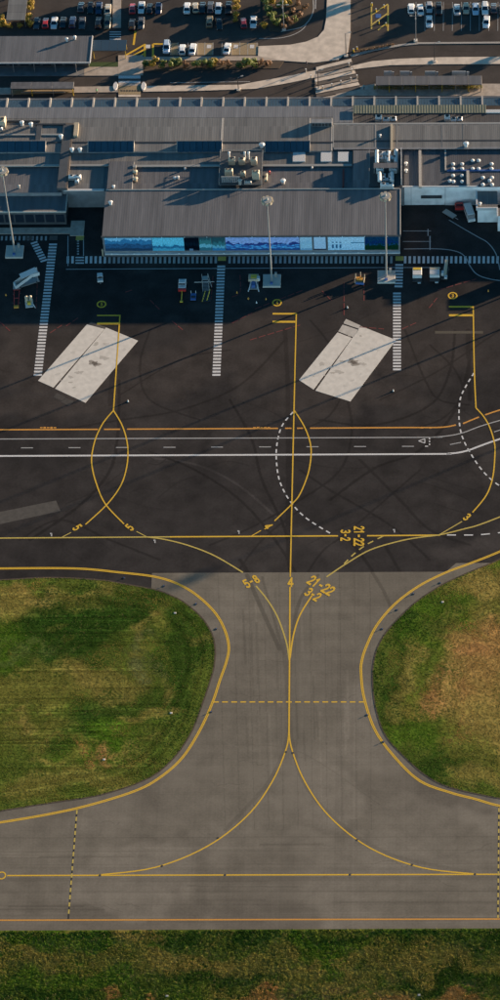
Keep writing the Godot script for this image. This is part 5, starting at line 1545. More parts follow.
func build_apron_equipment():
	# mobile passenger stairs beside the left walkway
	var t := thing("passenger_stairs", "white mobile passenger stairs with raised landing beside the left zebra walkway", "stairs", gp(27, 280, 1.6), 0.42)
	part(t, "chassis", M.steel, [[-2.6, 0.4, -0.8, 3.0, 0.75, 0.8]])
	wheels4(t, 2.2, 0.85, 0.4)
	for k in 13: part(t, "step", M.galv, [[-2.8 + k * 0.32, 0.75 + k * 0.17, -0.75, -2.45 + k * 0.32, 0.8 + k * 0.17, 0.75]])
	for s in [-1, 1]:
		var st := begin()
		hull(st, [Vector3(-3.0, 0.6, s * 0.78), Vector3(1.4, 2.9, s * 0.78), Vector3(1.4, 3.9, s * 0.78), Vector3(-3.0, 1.6, s * 0.78)], [Vector3(-3.0, 0.6, s * 0.84), Vector3(1.4, 2.9, s * 0.84), Vector3(1.4, 3.9, s * 0.84), Vector3(-3.0, 1.6, s * 0.84)])
		obj("side_panel", st.commit(), M.white_metal, t)
	part(t, "landing", M.white_metal, [[1.4, 2.8, -0.95, 3.2, 2.95, 0.95]])
	part(t, "landing_rail", M.white_metal, [[1.42, 2.95, -0.95, 3.2, 3.9, -0.88]])
	part(t, "landing_rail", M.white_metal, [[1.42, 2.95, 0.88, 3.2, 3.9, 0.95]])
	part(t, "canopy", M.white_metal, [[-1.2, 3.9, -0.9, 3.1, 3.98, 0.9]], Transform3D(Basis(Vector3(0, 0, 1), 0.16), Vector3(0.25, -0.2, 0)))
	for s in [-1, 1]: part(t, "support_leg", M.steel, [[2.5, 0.75, s * 0.7 - 0.08, 2.7, 2.8, s * 0.7 + 0.08]])
	part(t, "drive_cabin", M.white_metal, [[-3.4, 0.5, -0.8, -3.01, 1.5, 0.8]])
	# cream tank cart
	t = thing("tank_cart", "cart with two cream upright tanks next to the red tow frame", "cart", gp(29, 302, 1.0), 0.15)
	part(t, "frame", M.white_metal, [[-1.0, 0.4, -1.2, 1.0, 0.6, 1.4]])
	wheels4(t, 0.9, 0.9, 0.3)
	for s in [-0.52, 0.5]:
		var st := begin()
		tube(st, Vector3(s, 0.6, -0.5), Vector3(s, 2.4, -0.5), 0.4, 0.4, 14)
		tube(st, Vector3(s, 2.4, -0.5), Vector3(s, 2.65, -0.5), 0.4, 0.15, 14)
		obj("tank", st.commit(), M.cream, t)
	part(t, "control_box", M.yellow_metal, [[-0.4, 0.6, 0.1, 0.4, 1.4, 0.7]])
	obj("hose", bar_mesh([[Vector3(0.6, 0.9, 0.2), Vector3(1.0, 1.2, 1.2)], [Vector3(1.0, 1.2, 1.2), Vector3(1.4, 0.3, 1.6)], [Vector3(-0.8, 0.7, 0.3), Vector3(-0.5, 0.9, 1.5)]], 0.09), M.white_metal, t)
	# red tow frame
	t = thing("frame_trailer", "long red tow frame with orange end lying beside the passenger stairs", "tow bar", gp(16.5, 298, 0.5), 0.06)
	obj("bar", bar_mesh([[Vector3(-0.7, 0.4, -3.2), Vector3(-0.5, 0.4, 3.0)], [Vector3(0.7, 0.4, -3.2), Vector3(0.5, 0.4, 3.0)], [Vector3(-0.7, 0.4, -2.8), Vector3(0.7, 0.4, -2.8)], [Vector3(-0.6, 0.4, 0), Vector3(0.6, 0.4, 0)]], 0.09), M.red_metal, t)
	part(t, "hitch", M.orange, [[-0.6, 0.2, 2.7, 0.6, 0.7, 3.3]])
	part(t, "deck_plate", M.steel, [[-0.9, 0.45, -4.6, 1.0, 0.6, -3.0]])
	wheels4(t, 0.8, 1.6, 0.28)
	# small white tug near the terminal corner
	t = thing("baggage_tug", "small white tug parked below the hall's left corner", "tug", gp(100, 277, 1.0), 0.1)
	part(t, "body", M.white_metal, [[-0.7, 0.35, -1.3, 0.7, 0.95, 1.3]])
	part(t, "seat", M.dark_metal, [[-0.55, 0.95, -0.1, 0.55, 1.25, 0.5]])
	part(t, "cab_roof", M.white_metal, [[-0.65, 1.75, -0.6, 0.65, 1.85, 0.6]])
	for s in [-1, 1]:
		for q in [-1, 1]: part(t, "post", M.steel, [[s * 0.6 - 0.04, 0.95, q * 0.55 - 0.04, s * 0.6 + 0.04, 1.75, q * 0.55 + 0.04]])
	wheels4(t, 0.68, 0.85, 0.3)
	part(t, "tow_hook", M.steel, [[-0.08, 0.4, 1.3, 0.08, 0.55, 1.9]])
	# white tractor with red tail and yellow tow bar
	t = thing("tow_tractor", "white tow tractor with red tail and yellow tow bar", "tractor", gp(182.3, 284, 1.0))
	var st0 := begin()
	cbx(st0, Vector3(-0.95, 0.4, -1.7), Vector3(0.95, 1.1, 1.5), 0.12)
	obj("body", st0.commit(), M.white_metal, t)
	st0 = begin()
	cbx(st0, Vector3(-0.85, 1.1, -0.8), Vector3(0.85, 1.9, 0.5), 0.12)
	obj("cab", st0.commit(), M.white_metal, t)
	part(t, "windscreen", M.glass, [[-0.8, 1.2, 0.5, 0.8, 1.75, 0.54]])
	part(t, "windscreen", M.glass, [[-0.8, 1.2, -0.84, 0.8, 1.75, -0.8]])
	part(t, "tail_panel", M.red_metal, [[-0.97, 0.38, 1.52, 0.97, 1.05, 2.1]])
	wheels4(t, 0.95, 1.1, 0.4, 0.26)
	for s in [-1, 1]: part(t, "headlight", M.lamp_white, [[s * 0.65 - 0.14, 0.7, -1.74, s * 0.65 + 0.14, 0.9, -1.7]])
	obj("tow_bar", bar_mesh([[Vector3(0, 0.5, 2.1), Vector3(0, 0.4, 5.6)]], 0.12), M.yellow_metal, t)
	part(t, "tow_head", M.yellow_metal, [[-0.35, 0.25, 5.3, 0.35, 0.55, 5.7]])
	# blue chock trolley
	t = thing("chock_trolley", "small blue trolley with two white handles between tractor and steps", "trolley", gp(193.3, 296, 0.7))
	part(t, "tray", M.blue_metal, [[-0.7, 0.35, -1.0, 0.7, 0.6, 1.2]])
	for s in [-1, 1]: part(t, "handle", M.white_metal, [[s * 0.6 - 0.06, 0.6, -1.1, s * 0.6 + 0.06, 1.5, -0.95]])
	part(t, "chock", M.dark_metal, [[-0.5, 0.6, 0.0, 0.5, 0.8, 0.6]])
	wheels4(t, 0.6, 0.7, 0.22, 0.12)
	# maintenance steps with cross bar and yellow rails
	t = thing("maintenance_steps", "grey maintenance steps with wide cross bar and yellow handrails", "steps", gp(206, 284, 1.2), 0.08)
	part(t, "platform", M.galv, [[-0.9, 2.0, -1.9, 0.6, 2.1, -0.6]])
	obj("cross_bar", bar_mesh([[Vector3(-2.9, 1.6, -0.4), Vector3(2.1, 1.6, -0.2)]], 0.1), M.galv, t)
	for k in 8: part(t, "step", M.steel, [[-0.8, 0.25 + 0.22 * k, 1.4 - 0.25 * k, 0.6, 0.29 + 0.22 * k, 1.62 - 0.25 * k]])
	obj("frame", bar_mesh([[Vector3(-0.9, 0.1, 1.7), Vector3(-0.9, 2.1, -0.6)], [Vector3(0.7, 0.1, 1.7), Vector3(0.7, 2.1, -0.6)], [Vector3(-0.9, 0.1, -1.9), Vector3(-0.9, 2.9, -1.9)], [Vector3(0.6, 0.1, -1.9), Vector3(0.6, 2.9, -1.9)], [Vector3(0.6, 2.9, -1.9), Vector3(1.4, 1.2, 1.2)]], 0.07), M.galv, t)
	wheels4(t, 0.85, 1.7, 0.2, 0.12)
	obj("handrail", bar_mesh([[Vector3(-1.2, 0.5, 5.3), Vector3(-0.3, 0.9, 2.2)]], 0.1), M.yellow_metal, t)
	obj("handrail", bar_mesh([[Vector3(0.0, 0.5, 5.0), Vector3(0.9, 1.1, 2.0)]], 0.12), M.yellow_metal, t)
	part(t, "ramp_plate", M.dark_metal, [[-1.2, 0.15, 1.9, 0.9, 0.25, 5.2]])
	# yellow loader
	t = thing("scissor_loader", "yellow topped loader with white splayed legs beside the middle mast plinth", "loader", gp(254.5, 281.5, 1.2))
	var st1 := begin()
	cbx(st1, Vector3(-1.5, 1.2, -1.9), Vector3(1.0, 2.0, 0.1), 0.1)
	obj("hopper", st1.commit(), M.cream, t)
	part(t, "deck", M.yellow_metal, [[-0.9, 2.0, -1.5, 0.6, 2.14, -0.3]])
	part(t, "motor", M.white_metal, [[0.6, 1.3, -0.9, 1.35, 2.2, 0.0]])
	for s in [-1, 1]: obj("leg", bar_mesh([[Vector3(s * 0.55 - 0.2, 1.3, 0.0), Vector3(s * 1.35 - 0.2, 0.2, 2.6)]], 0.14), M.white_metal, t)
	part(t, "chute", M.blue_metal, [[-0.7, 0.3, 0.1, 0.2, 1.4, 1.6]])
	wheels4(t, 1.2, 1.4, 0.3)
	part(t, "chassis", M.steel, [[-1.3, 0.3, -1.8, 1.0, 0.6, 2.0]])
	# cargo dolly with posts
	t = thing("cargo_dolly", "cream cargo dolly with three upright posts near the right mast", "dolly", gp(359.8, 279, 1.0), -0.1)
	part(t, "bed", M.beige_metal, [[-1.2, 0.5, -0.9, 1.2, 0.75, 1.2]])
	for s in [-1.1, 0.1, 1.15]: part(t, "post", M.cream, [[s - 0.1, 0.75, -0.8 if s != 0.1 else -1.1, s + 0.1, 2.4 if s == 0.1 else 2.0, -0.6 if s != 0.1 else -0.9]])
	part(t, "load", M.orange, [[-0.8, 0.75, -0.4, 0.8, 1.3, 0.5]])
	part(t, "tail_board", M.blue_metal, [[-0.9, 0.4, 1.2, 1.2, 1.0, 1.4]])
	part(t, "side_rail", M.cream, [[-1.22, 0.75, -0.6, -1.1, 1.3, 1.2]])
	part(t, "side_rail", M.cream, [[1.1, 0.75, -0.6, 1.22, 1.3, 1.2]])
	wheels4(t, 1.0, 0.8, 0.3)
	# two white containers on trolleys with yellow or cream tops
	for e in [[417.2, 274, "white cargo trolley box with yellow top stripe", "yellow_metal", 1.15], [434.6, 273.5, "white cargo trolley box with cream top stripe", "cream", 1.25]]:
		t = thing("cargo_trolley", e[2] + " beside the front walkway", "trolley", gp(e[0], e[1], 1.2), 0, "cargo trolleys by the front walkway")
		var st := begin()
		cbx(st, Vector3(-e[4], 0.5, -1.5), Vector3(e[4], 2.0, 1.1), 0.08)
		obj("box", st.commit(), M.white_metal, t)
		part(t, "top_stripe", M[e[3]], [[-e[4] + 0.1, 2.0, -1.4, e[4] - 0.1, 2.06, -0.6]])
		part(t, "open_tray", M.dark_metal, [[-e[4], 0.5, 1.12, e[4], 0.8, 2.2]])
		part(t, "tow_bar", M.white_metal, [[0.1, 0.4, 2.2, 0.9, 0.55, 2.6]])
		part(t, "curtain_rail", M.steel, [[-e[4], 1.9, 1.1, e[4], 2.0, 1.16]])
		wheels4(t, e[4] - 0.2, 1.2, 0.3)
	t = thing("belt_loader", "tall narrow belt loader with cream conveyor beside the cargo trolleys", "loader", gp(445, 271.5, 1.2), -0.12)
	part(t, "chassis", M.dark_metal, [[-0.8, 0.35, -2.2, 0.8, 0.7, 2.2]])
	part(t, "conveyor", M.cream, [[-0.35, -0.1, -3.0, 0.35, 0.1, 1.6]], Transform3D(Basis(Vector3.RIGHT, 0.3), Vector3(0.15, 1.5, 0)))
	part(t, "side_guard", M.white_metal, [[-0.42, 0.1, -3.0, -0.34, 0.4, 1.6]], Transform3D(Basis(Vector3.RIGHT, 0.3), Vector3(0.15, 1.5, 0)))
	part(t, "cab", M.white_metal, [[-0.85, 0.7, 0.2, -0.3, 1.7, 1.2]])
	part(t, "conveyor_strut", M.steel, [[0.0, 0.7, -1.8, 0.3, 1.8, -1.6]])
	part(t, "engine_cover", M.white_metal, [[0.0, 0.7, 1.2, 0.7, 1.2, 2.1]])
	wheels4(t, 0.75, 1.6, 0.34)
	# yard vehicles
	van(gp(469.5, 212.5, 1.3), 0.22, "white passenger van parked nose out below the tall white wall", M.white_metal)
	t = thing("red_tug", "small red tug parked against the tall white wall", "tug", gp(459.3, 206.5, 0.9), 0.05)
	part(t, "body", M.red_metal, [[-1.1, 0.35, -1.0, 1.1, 1.2, 1.0]])
	part(t, "bonnet", M.red_metal, [[-0.9, 1.2, -0.9, 0.9, 1.5, 0.1]])
	part(t, "windscreen", M.glass, [[-0.85, 1.2, 0.1, 0.85, 1.8, 0.16]])
	part(t, "bumper", M.dark_metal, [[-1.15, 0.3, 1.0, 1.15, 0.6, 1.2]])
	wheels4(t, 1.05, 0.65, 0.32)
	t = thing("flat_trailer", "grey flat trailer standing askew in the service yard", "trailer", gp(449.5, 213.5, 0.8), -0.72)
	for k in 6: part(t, "deck_board", M.galv, [[-1.8 + k * 0.6, 0.6, -0.8, -1.25 + k * 0.6, 0.7, 0.8]])
	part(t, "frame", M.steel, [[-1.8, 0.45, -0.7, 1.8, 0.59, -0.6], [-1.8, 0.45, 0.6, 1.8, 0.59, 0.7]])
	wheels4(t, 0.0, 0.75, 0.25)
	part(t, "drawbar", M.steel, [[1.8, 0.45, -0.06, 2.9, 0.55, 0.06]])
	# traffic cones and small markers on the stands
	var stc := begin()
	tube(stc, Vector3(0, 0.04, 0), Vector3(0, 0.72, 0), 0.2, 0.04, 10)
	var cone := stc.commit()
	for p in [[347.5, 307.3], [266, 299], [256.5, 302.5], [248.3, 298.5], [237, 292.5], [488.3, 290.8], [6, 295], [128, 401], [393.3, 390.5]]:
		t = thing("traffic_cone", "small pale traffic cone standing alone on the dark apron", "cone", gp(p[0], p[1], 0.3), 0, "cones dotted over the stands")
		obj("cone_body", cone, M.orange if p[1] < 300 else M.white_metal, t)
		part(t, "foot", M.rubber, [[-0.28, 0, -0.28, 0.28, 0.05, 0.28]])

func van(at: Vector3, turn: float, label: String, m: Material):
	var t := thing("passenger_van", label, "van", at, turn)
	var st := begin()
	cbx(st, Vector3(-0.98, 0.4, -2.6), Vector3(0.98, 2.3, 1.7), 0.16)
	obj("body", st.commit(), m, t)
	st = begin()
	cbx(st, Vector3(-0.95, 0.4, 1.71), Vector3(0.95, 1.25, 2.6), 0.12)
	obj("bonnet", st.commit(), m, t)
	st = begin()
	hull(st, [Vector3(-0.9, 1.3, 1.72), Vector3(0.9, 1.3, 1.72), Vector3(0.9, 2.15, 1.72), Vector3(-0.9, 2.15, 1.72)], [Vector3(-0.88, 1.28, 2.2), Vector3(0.88, 1.28, 2.2), Vector3(0.8, 2.1, 1.78), Vector3(-0.8, 2.1, 1.78)])
	obj("windscreen", st.commit(), M.glass, t)
	for s in [-1, 1]:
		for k in 3: part(t, "side_window", M.glass, [[s * 0.985 - 0.01, 1.35, -2.3 + k * 1.3, s * 0.985 + 0.01, 2.0, -1.2 + k * 1.3]])
		part(t, "headlight", M.lamp_white, [[s * 0.7 - 0.15, 0.75, 2.6, s * 0.7 + 0.15, 0.95, 2.64]])
		part(t, "tail_light", M.tail_red, [[s * 0.85 - 0.08, 0.8, -2.64, s * 0.85 + 0.08, 1.3, -2.6]])
	wheels4(t, 0.9, 1.7, 0.36)

# ================================================================= car parks
func loft(st: SurfaceTool, rings: Array):
	for k in rings.size() - 1:
		var a: Array = rings[k]
		var b: Array = rings[k + 1]
		for i in a.size() - 1: quad(st, a[i], b[i], b[i + 1], a[i + 1])
	for e in [[rings[0], false], [rings[rings.size() - 1], true]]:
		var r: Array = e[0]
		for i in range(1, r.size() - 1):
			if e[1]: tri(st, r[0], r[i], r[i + 1])
			else: tri(st, r[0], r[i + 1], r[i])

func section(z: float, hw: float, top: float, bottom: float) -> Array:
	var c := minf(0.14, (top - bottom) * 0.3)
	return [Vector3(-hw * 0.94, bottom, z), Vector3(-hw, bottom + c, z), Vector3(-hw, top - c, z), Vector3(-hw + c, top, z), Vector3(hw - c, top, z), Vector3(hw, top - c, z), Vector3(hw, bottom + c, z), Vector3(hw * 0.94, bottom, z)]

var car_meshes := {}

func car_kind(kind: String) -> Dictionary:
	if car_meshes.has(kind): return car_meshes[kind]
	var L: float = {"hatch": 4.1, "sedan": 4.6, "suv": 4.6, "ute": 5.2}[kind] / 2
	var belt: float = {"hatch": 0.92, "sedan": 0.9, "suv": 1.05, "ute": 1.05}[kind]
	var roof: float = {"hatch": 1.48, "sedan": 1.43, "suv": 1.72, "ute": 1.75}[kind]
	var d := {}
	# front of the car points to +z
	var st := begin()
	loft(st, [section(-L, 0.74, belt - 0.08, 0.42), section(-L + 0.15, 0.86, belt, 0.3), section(-L * 0.5, 0.9, belt, 0.28), section(L * 0.3, 0.9, belt, 0.28), section(L * 0.42, 0.89, belt - 0.03, 0.28), section(L - 0.35, 0.85, belt - 0.2, 0.3), section(L - 0.08, 0.76, belt - 0.28, 0.34), section(L, 0.62, belt - 0.34, 0.4)])
	d.body = st.commit()
	var zr: float = {"hatch": -L + 0.2, "sedan": -L + 0.85, "suv": -L + 0.15, "ute": -0.55}[kind]
	var zrt: float = {"hatch": -L + 0.6, "sedan": -L + 1.45, "suv": -L + 0.4, "ute": -0.45}[kind]
	var zf := L * 0.42
	var zft := L * 0.42 - 0.75
	st = begin()
	var b0 := [Vector3(-0.82, belt - 0.02, zr), Vector3(0.82, belt - 0.02, zr), Vector3(0.82, belt - 0.02, zf), Vector3(-0.82, belt - 0.02, zf)]
	var b1 := [Vector3(-0.64, roof - 0.04, zrt), Vector3(0.64, roof - 0.04, zrt), Vector3(0.66, roof - 0.04, zft), Vector3(-0.66, roof - 0.04, zft)]
	hull(st, b0, b1)
	d.glass = st.commit()
	st = begin()
	hull(st, [Vector3(-0.66, roof - 0.05, zrt - 0.03), Vector3(0.66, roof - 0.05, zrt - 0.03), Vector3(0.68, roof - 0.05, zft + 0.03), Vector3(-0.68, roof - 0.05, zft + 0.03)], [Vector3(-0.54, roof, zrt + 0.12), Vector3(0.54, roof, zrt + 0.12), Vector3(0.56, roof, zft - 0.12), Vector3(-0.56, roof, zft - 0.12)])
	d.roof = st.commit()
	st = begin()
	for s in [-1.0, 1.0]:
		for p in [[Vector3(s * 0.83, belt - 0.02, zf), Vector3(s * 0.67, roof - 0.04, zft)], [Vector3(s * 0.83, belt - 0.02, zr), Vector3(s * 0.65, roof - 0.04, zrt)], [Vector3(s * 0.83, belt - 0.02, (zr + zf) * 0.5), Vector3(s * 0.67, roof - 0.04, (zrt + zft) * 0.5)]]:
			tube(st, p[0], p[1], 0.045, 0.045, 5)
	d.pillars = st.commit()
	st = begin()
	tube(st, Vector3(-0.1, 0, 0), Vector3(0.1, 0, 0), 0.32, 0.32, 12)
	d.wheel = st.commit()
	st = begin()
	bx(st, Vector3(-0.17, -0.06, -0.03), Vector3(0.17, 0.07, 0.04))
	d.lamp = st.commit()
	st = begin()
	bx(st, Vector3(-0.1, -0.05, -0.08), Vector3(0.1, 0.07, 0.06))
	d.mirror = st.commit()
	if kind == "ute":
		st = begin()
		bx(st, Vector3(-0.74, belt - 0.01, -L + 0.2), Vector3(0.74, belt + 0.03, -0.62))
		d.tray = st.commit()
	d.L = L
	d.belt = belt
	d.zf = zf
	car_meshes[kind] = d
	return d

var paints := {}

func car(kind: String, u: float, v: float, paint: String, label: String, nose_up: bool, turn := 0.0, group := "cars in the car parks"):
	if paints.is_empty():
		for e in [["white", 0.72, 0.72, 0.7], ["silver", 0.42, 0.42, 0.42], ["beige", 0.45, 0.38, 0.27], ["red", 0.4, 0.025, 0.03], ["black", 0.012, 0.012, 0.014], ["navy", 0.015, 0.03, 0.08], ["khaki", 0.16, 0.14, 0.09], ["grey", 0.07, 0.07, 0.075], ["pale_blue", 0.45, 0.55, 0.66], ["maroon", 0.18, 0.02, 0.03]]:
			var m := mat(e[1], e[2], e[3], 0.35)
			m.clearcoat_enabled = true
			m.clearcoat = 0.6
			m.clearcoat_roughness = 0.1
			paints[e[0]] = m
	var d := car_kind(kind)
	var p := P(u, v, 0.8)
	var t := thing("parked_car", label, "car", Vector3(p.x, 0.02, p.z), (PI if nose_up else 0.0) + turn, group)
	var m: Material = paints[paint]
	obj("body", d.body, m, t)
	obj("windows", d.glass, M.glass, t)
	obj("roof", d.roof, m, t)
	obj("pillars", d.pillars, m, t)
	if d.has("tray"): obj("tray_cover", d.tray, M.dark_metal, t)
	for s in [-1, 1]:
		for q in [-1, 1]: obj("wheel", d.wheel, M.rubber, t, Vector3(s * 0.8, 0.32, q * d.L * 0.6))
		obj("headlight", d.lamp, M.lamp_white, t, Vector3(s * 0.56, d.belt - 0.42, d.L - 0.06))
		obj("tail_light", d.lamp, M.tail_red, t, Vector3(s * 0.62, d.belt - 0.2, -d.L + 0.02))
		obj("mirror", d.mirror, m, t, Vector3(s * 0.97, d.belt + 0.05, d.zf - 0.15))

func build_car_parks():
	# by the flat-roofed building
	car("hatch", 45.5, 22.5, "red", "red hatchback beside a white car above the flat-roofed building", true)
	car("sedan", 54, 22.5, "white", "white sedan beside the red hatchback above the flat-roofed building", false)
	car("suv", 72.5, 22, "navy", "dark navy four-wheel drive above the white roof vents", true)
	car("sedan", 82, 22.5, "grey", "dark grey sedan next to the navy four-wheel drive", false)
	car("hatch", 81, 6.5, "grey", "dark grey hatchback in the upper row next to a black hatchback", true)
	car("hatch", 90.5, 7.5, "black", "black hatchback in the upper row left of the garden path", false)
	car("sedan", 107.8, 9, "beige", "beige sedan in the upper row touching the garden path", true)
	car("suv", 107.5, 22.5, "khaki", "khaki four-wheel drive in the lower row beside the garden path", false)
	car("hatch", 132.5, 8, "red", "red hatchback in the upper row right of the garden path", true)
	car("sedan", 141.3, 7, "white", "white sedan between the red hatchback and a black hatchback", false)
	car("hatch", 149.5, 8, "black", "black hatchback next to the white sedan right of the garden path", true)
	car("suv", 132, 24, "black", "black four-wheel drive below the red hatchback", true)
	car("sedan", 141, 22.5, "grey", "grey sedan below the white sedan by the garden path", false)
	car("suv", 166.5, 47, "pale_blue", "pale blue four-wheel drive beside the yellow hatch lines", false)
	car("sedan", 63, 22, "black", "black sedan between the white sedan and the navy four-wheel drive", true)
	car("hatch", 36.5, 23, "grey", "dark grey hatchback between the yellow shrubs and the red hatchback", false)
	car("suv", 98.5, 22.5, "black", "black four-wheel drive left of the khaki one by the garden path", true)
	car("sedan", 98.8, 7.5, "navy", "navy sedan between the black hatchback and the beige sedan", false)
	car("hatch", 158.5, 8, "navy", "navy hatchback at the end of the row right of the garden path", false)
	car("sedan", 202.5, 7, "black", "black sedan between a beige hatchback and a dark grey four-wheel drive", true)
	# middle park
	car("sedan", 187, 7.5, "white", "white sedan next to a beige hatchback in the middle car park", true)
	car("hatch", 195.5, 7, "beige", "beige hatchback next to a white sedan in the middle car park", true, 0.1)
	car("suv", 210.5, 7, "grey", "dark grey four-wheel drive left of a white hatchback", true)
	car("hatch", 218.2, 8, "white", "white hatchback right of a dark grey four-wheel drive", false)
	car("ute", 228.5, 7.5, "black", "black pickup beside the yellow shrub strip", true)
	car("suv", 209.5, 21, "khaki", "khaki four-wheel drive parked behind a black sedan's flank", true)
	car("sedan", 219, 23, "black", "black sedan next to the khaki four-wheel drive", false, 0.1)
	car("hatch", 243.5, 22.5, "maroon", "dark red hatchback parked next to a white sedan by the shrub island", true, 0.12)
	car("sedan", 253.3, 21.5, "white", "white sedan parked next to the shrub island", false)
	car("hatch", 182.3, 49, "white", "white hatchback in the gravel bays beside another white car", true)
	car("sedan", 192.6, 48.5, "white", "white sedan in the gravel bays beside a white hatchback", true, -0.08)
	car("sedan", 227, 48, "white", "white sedan standing alone in the gravel bays", true, -0.1)
	# right park
	car("hatch", 411.2, 8, "white", "white hatchback at the left end of the lamp-post car park row", true)
	car("sedan", 420.3, 9, "white", "white sedan second from the end of the lamp-post car park row", true, 0.05)
	car("hatch", 429.3, 7, "silver", "silver hatchback next to the black pickup", false)
	car("ute", 438.8, 8, "black", "black pickup at the gap in the right car park row", true)
	car("sedan", 457, 9, "silver", "silver sedan at the start of the row right of the gap", true)
	car("hatch", 466, 8, "beige", "beige hatchback between a silver sedan and a pale blue car", false)
	car("sedan", 475.5, 8.5, "pale_blue", "pale blue sedan in the right car park row", false)
	car("suv", 485, 8.5, "white", "white four-wheel drive behind a lone white sedan", false)
	car("hatch", 493.7, 7.5, "grey", "dark grey hatchback in the right car park row", true)
	car("sedan", 503, 8, "silver", "silver sedan at the cut-off end of the right row", true)
	car("sedan", 429.2, 21, "white", "white sedan parked alone in front of the silver hatchback", false)
	car("sedan", 486.3, 21.5, "white", "white sedan parked alone in front of the white four-wheel drive", false, -0.08)

# ================================================================= planting
func foliage(r: float, h: float, n: int, sd: int, leaf: float) -> ArrayMesh:
	var g := RandomNumberGenerator.new()
	g.seed = sd
	var st := begin()
	var clumps := []
	for k in 9: clumps.append([Vector3(g.randf_range(-0.6, 0.6) * r, h * g.randf_range(0.35, 0.85), g.randf_range(-0.6, 0.6) * r), r * g.randf_range(0.3, 0.55)])
	for k in n:
		var c: Array = clumps[g.randi() % clumps.size()]
		var d := Vector3(g.randfn(), g.randfn(), g.randfn()).normalized()
		var p: Vector3 = c[0] + d * c[1] * g.randf_range(0.6, 1.0)
		p.y = maxf(p.y, 0.08)
		var a := Vector3(g.randfn(), g.randfn(), g.randfn()).normalized()
		var e := (d + Vector3(0, 0.5, 0)).normalized().cross(a).normalized() * leaf * g.randf_range(0.6, 1.2)
		var f := e.cross(d).normalized() * leaf * g.randf_range(0.4, 0.8)
		quad(st, p - e, p - f, p + e, p + f)
	return st.commit()

func leaf_mat(r: float, g: float, b: float) -> StandardMaterial3D:
	var m := mat(r, g, b, 0.7)
	m.backlight_enabled = true
	m.backlight = lin(Color(r * 0.6, g * 0.6, b * 0.3))
	return m

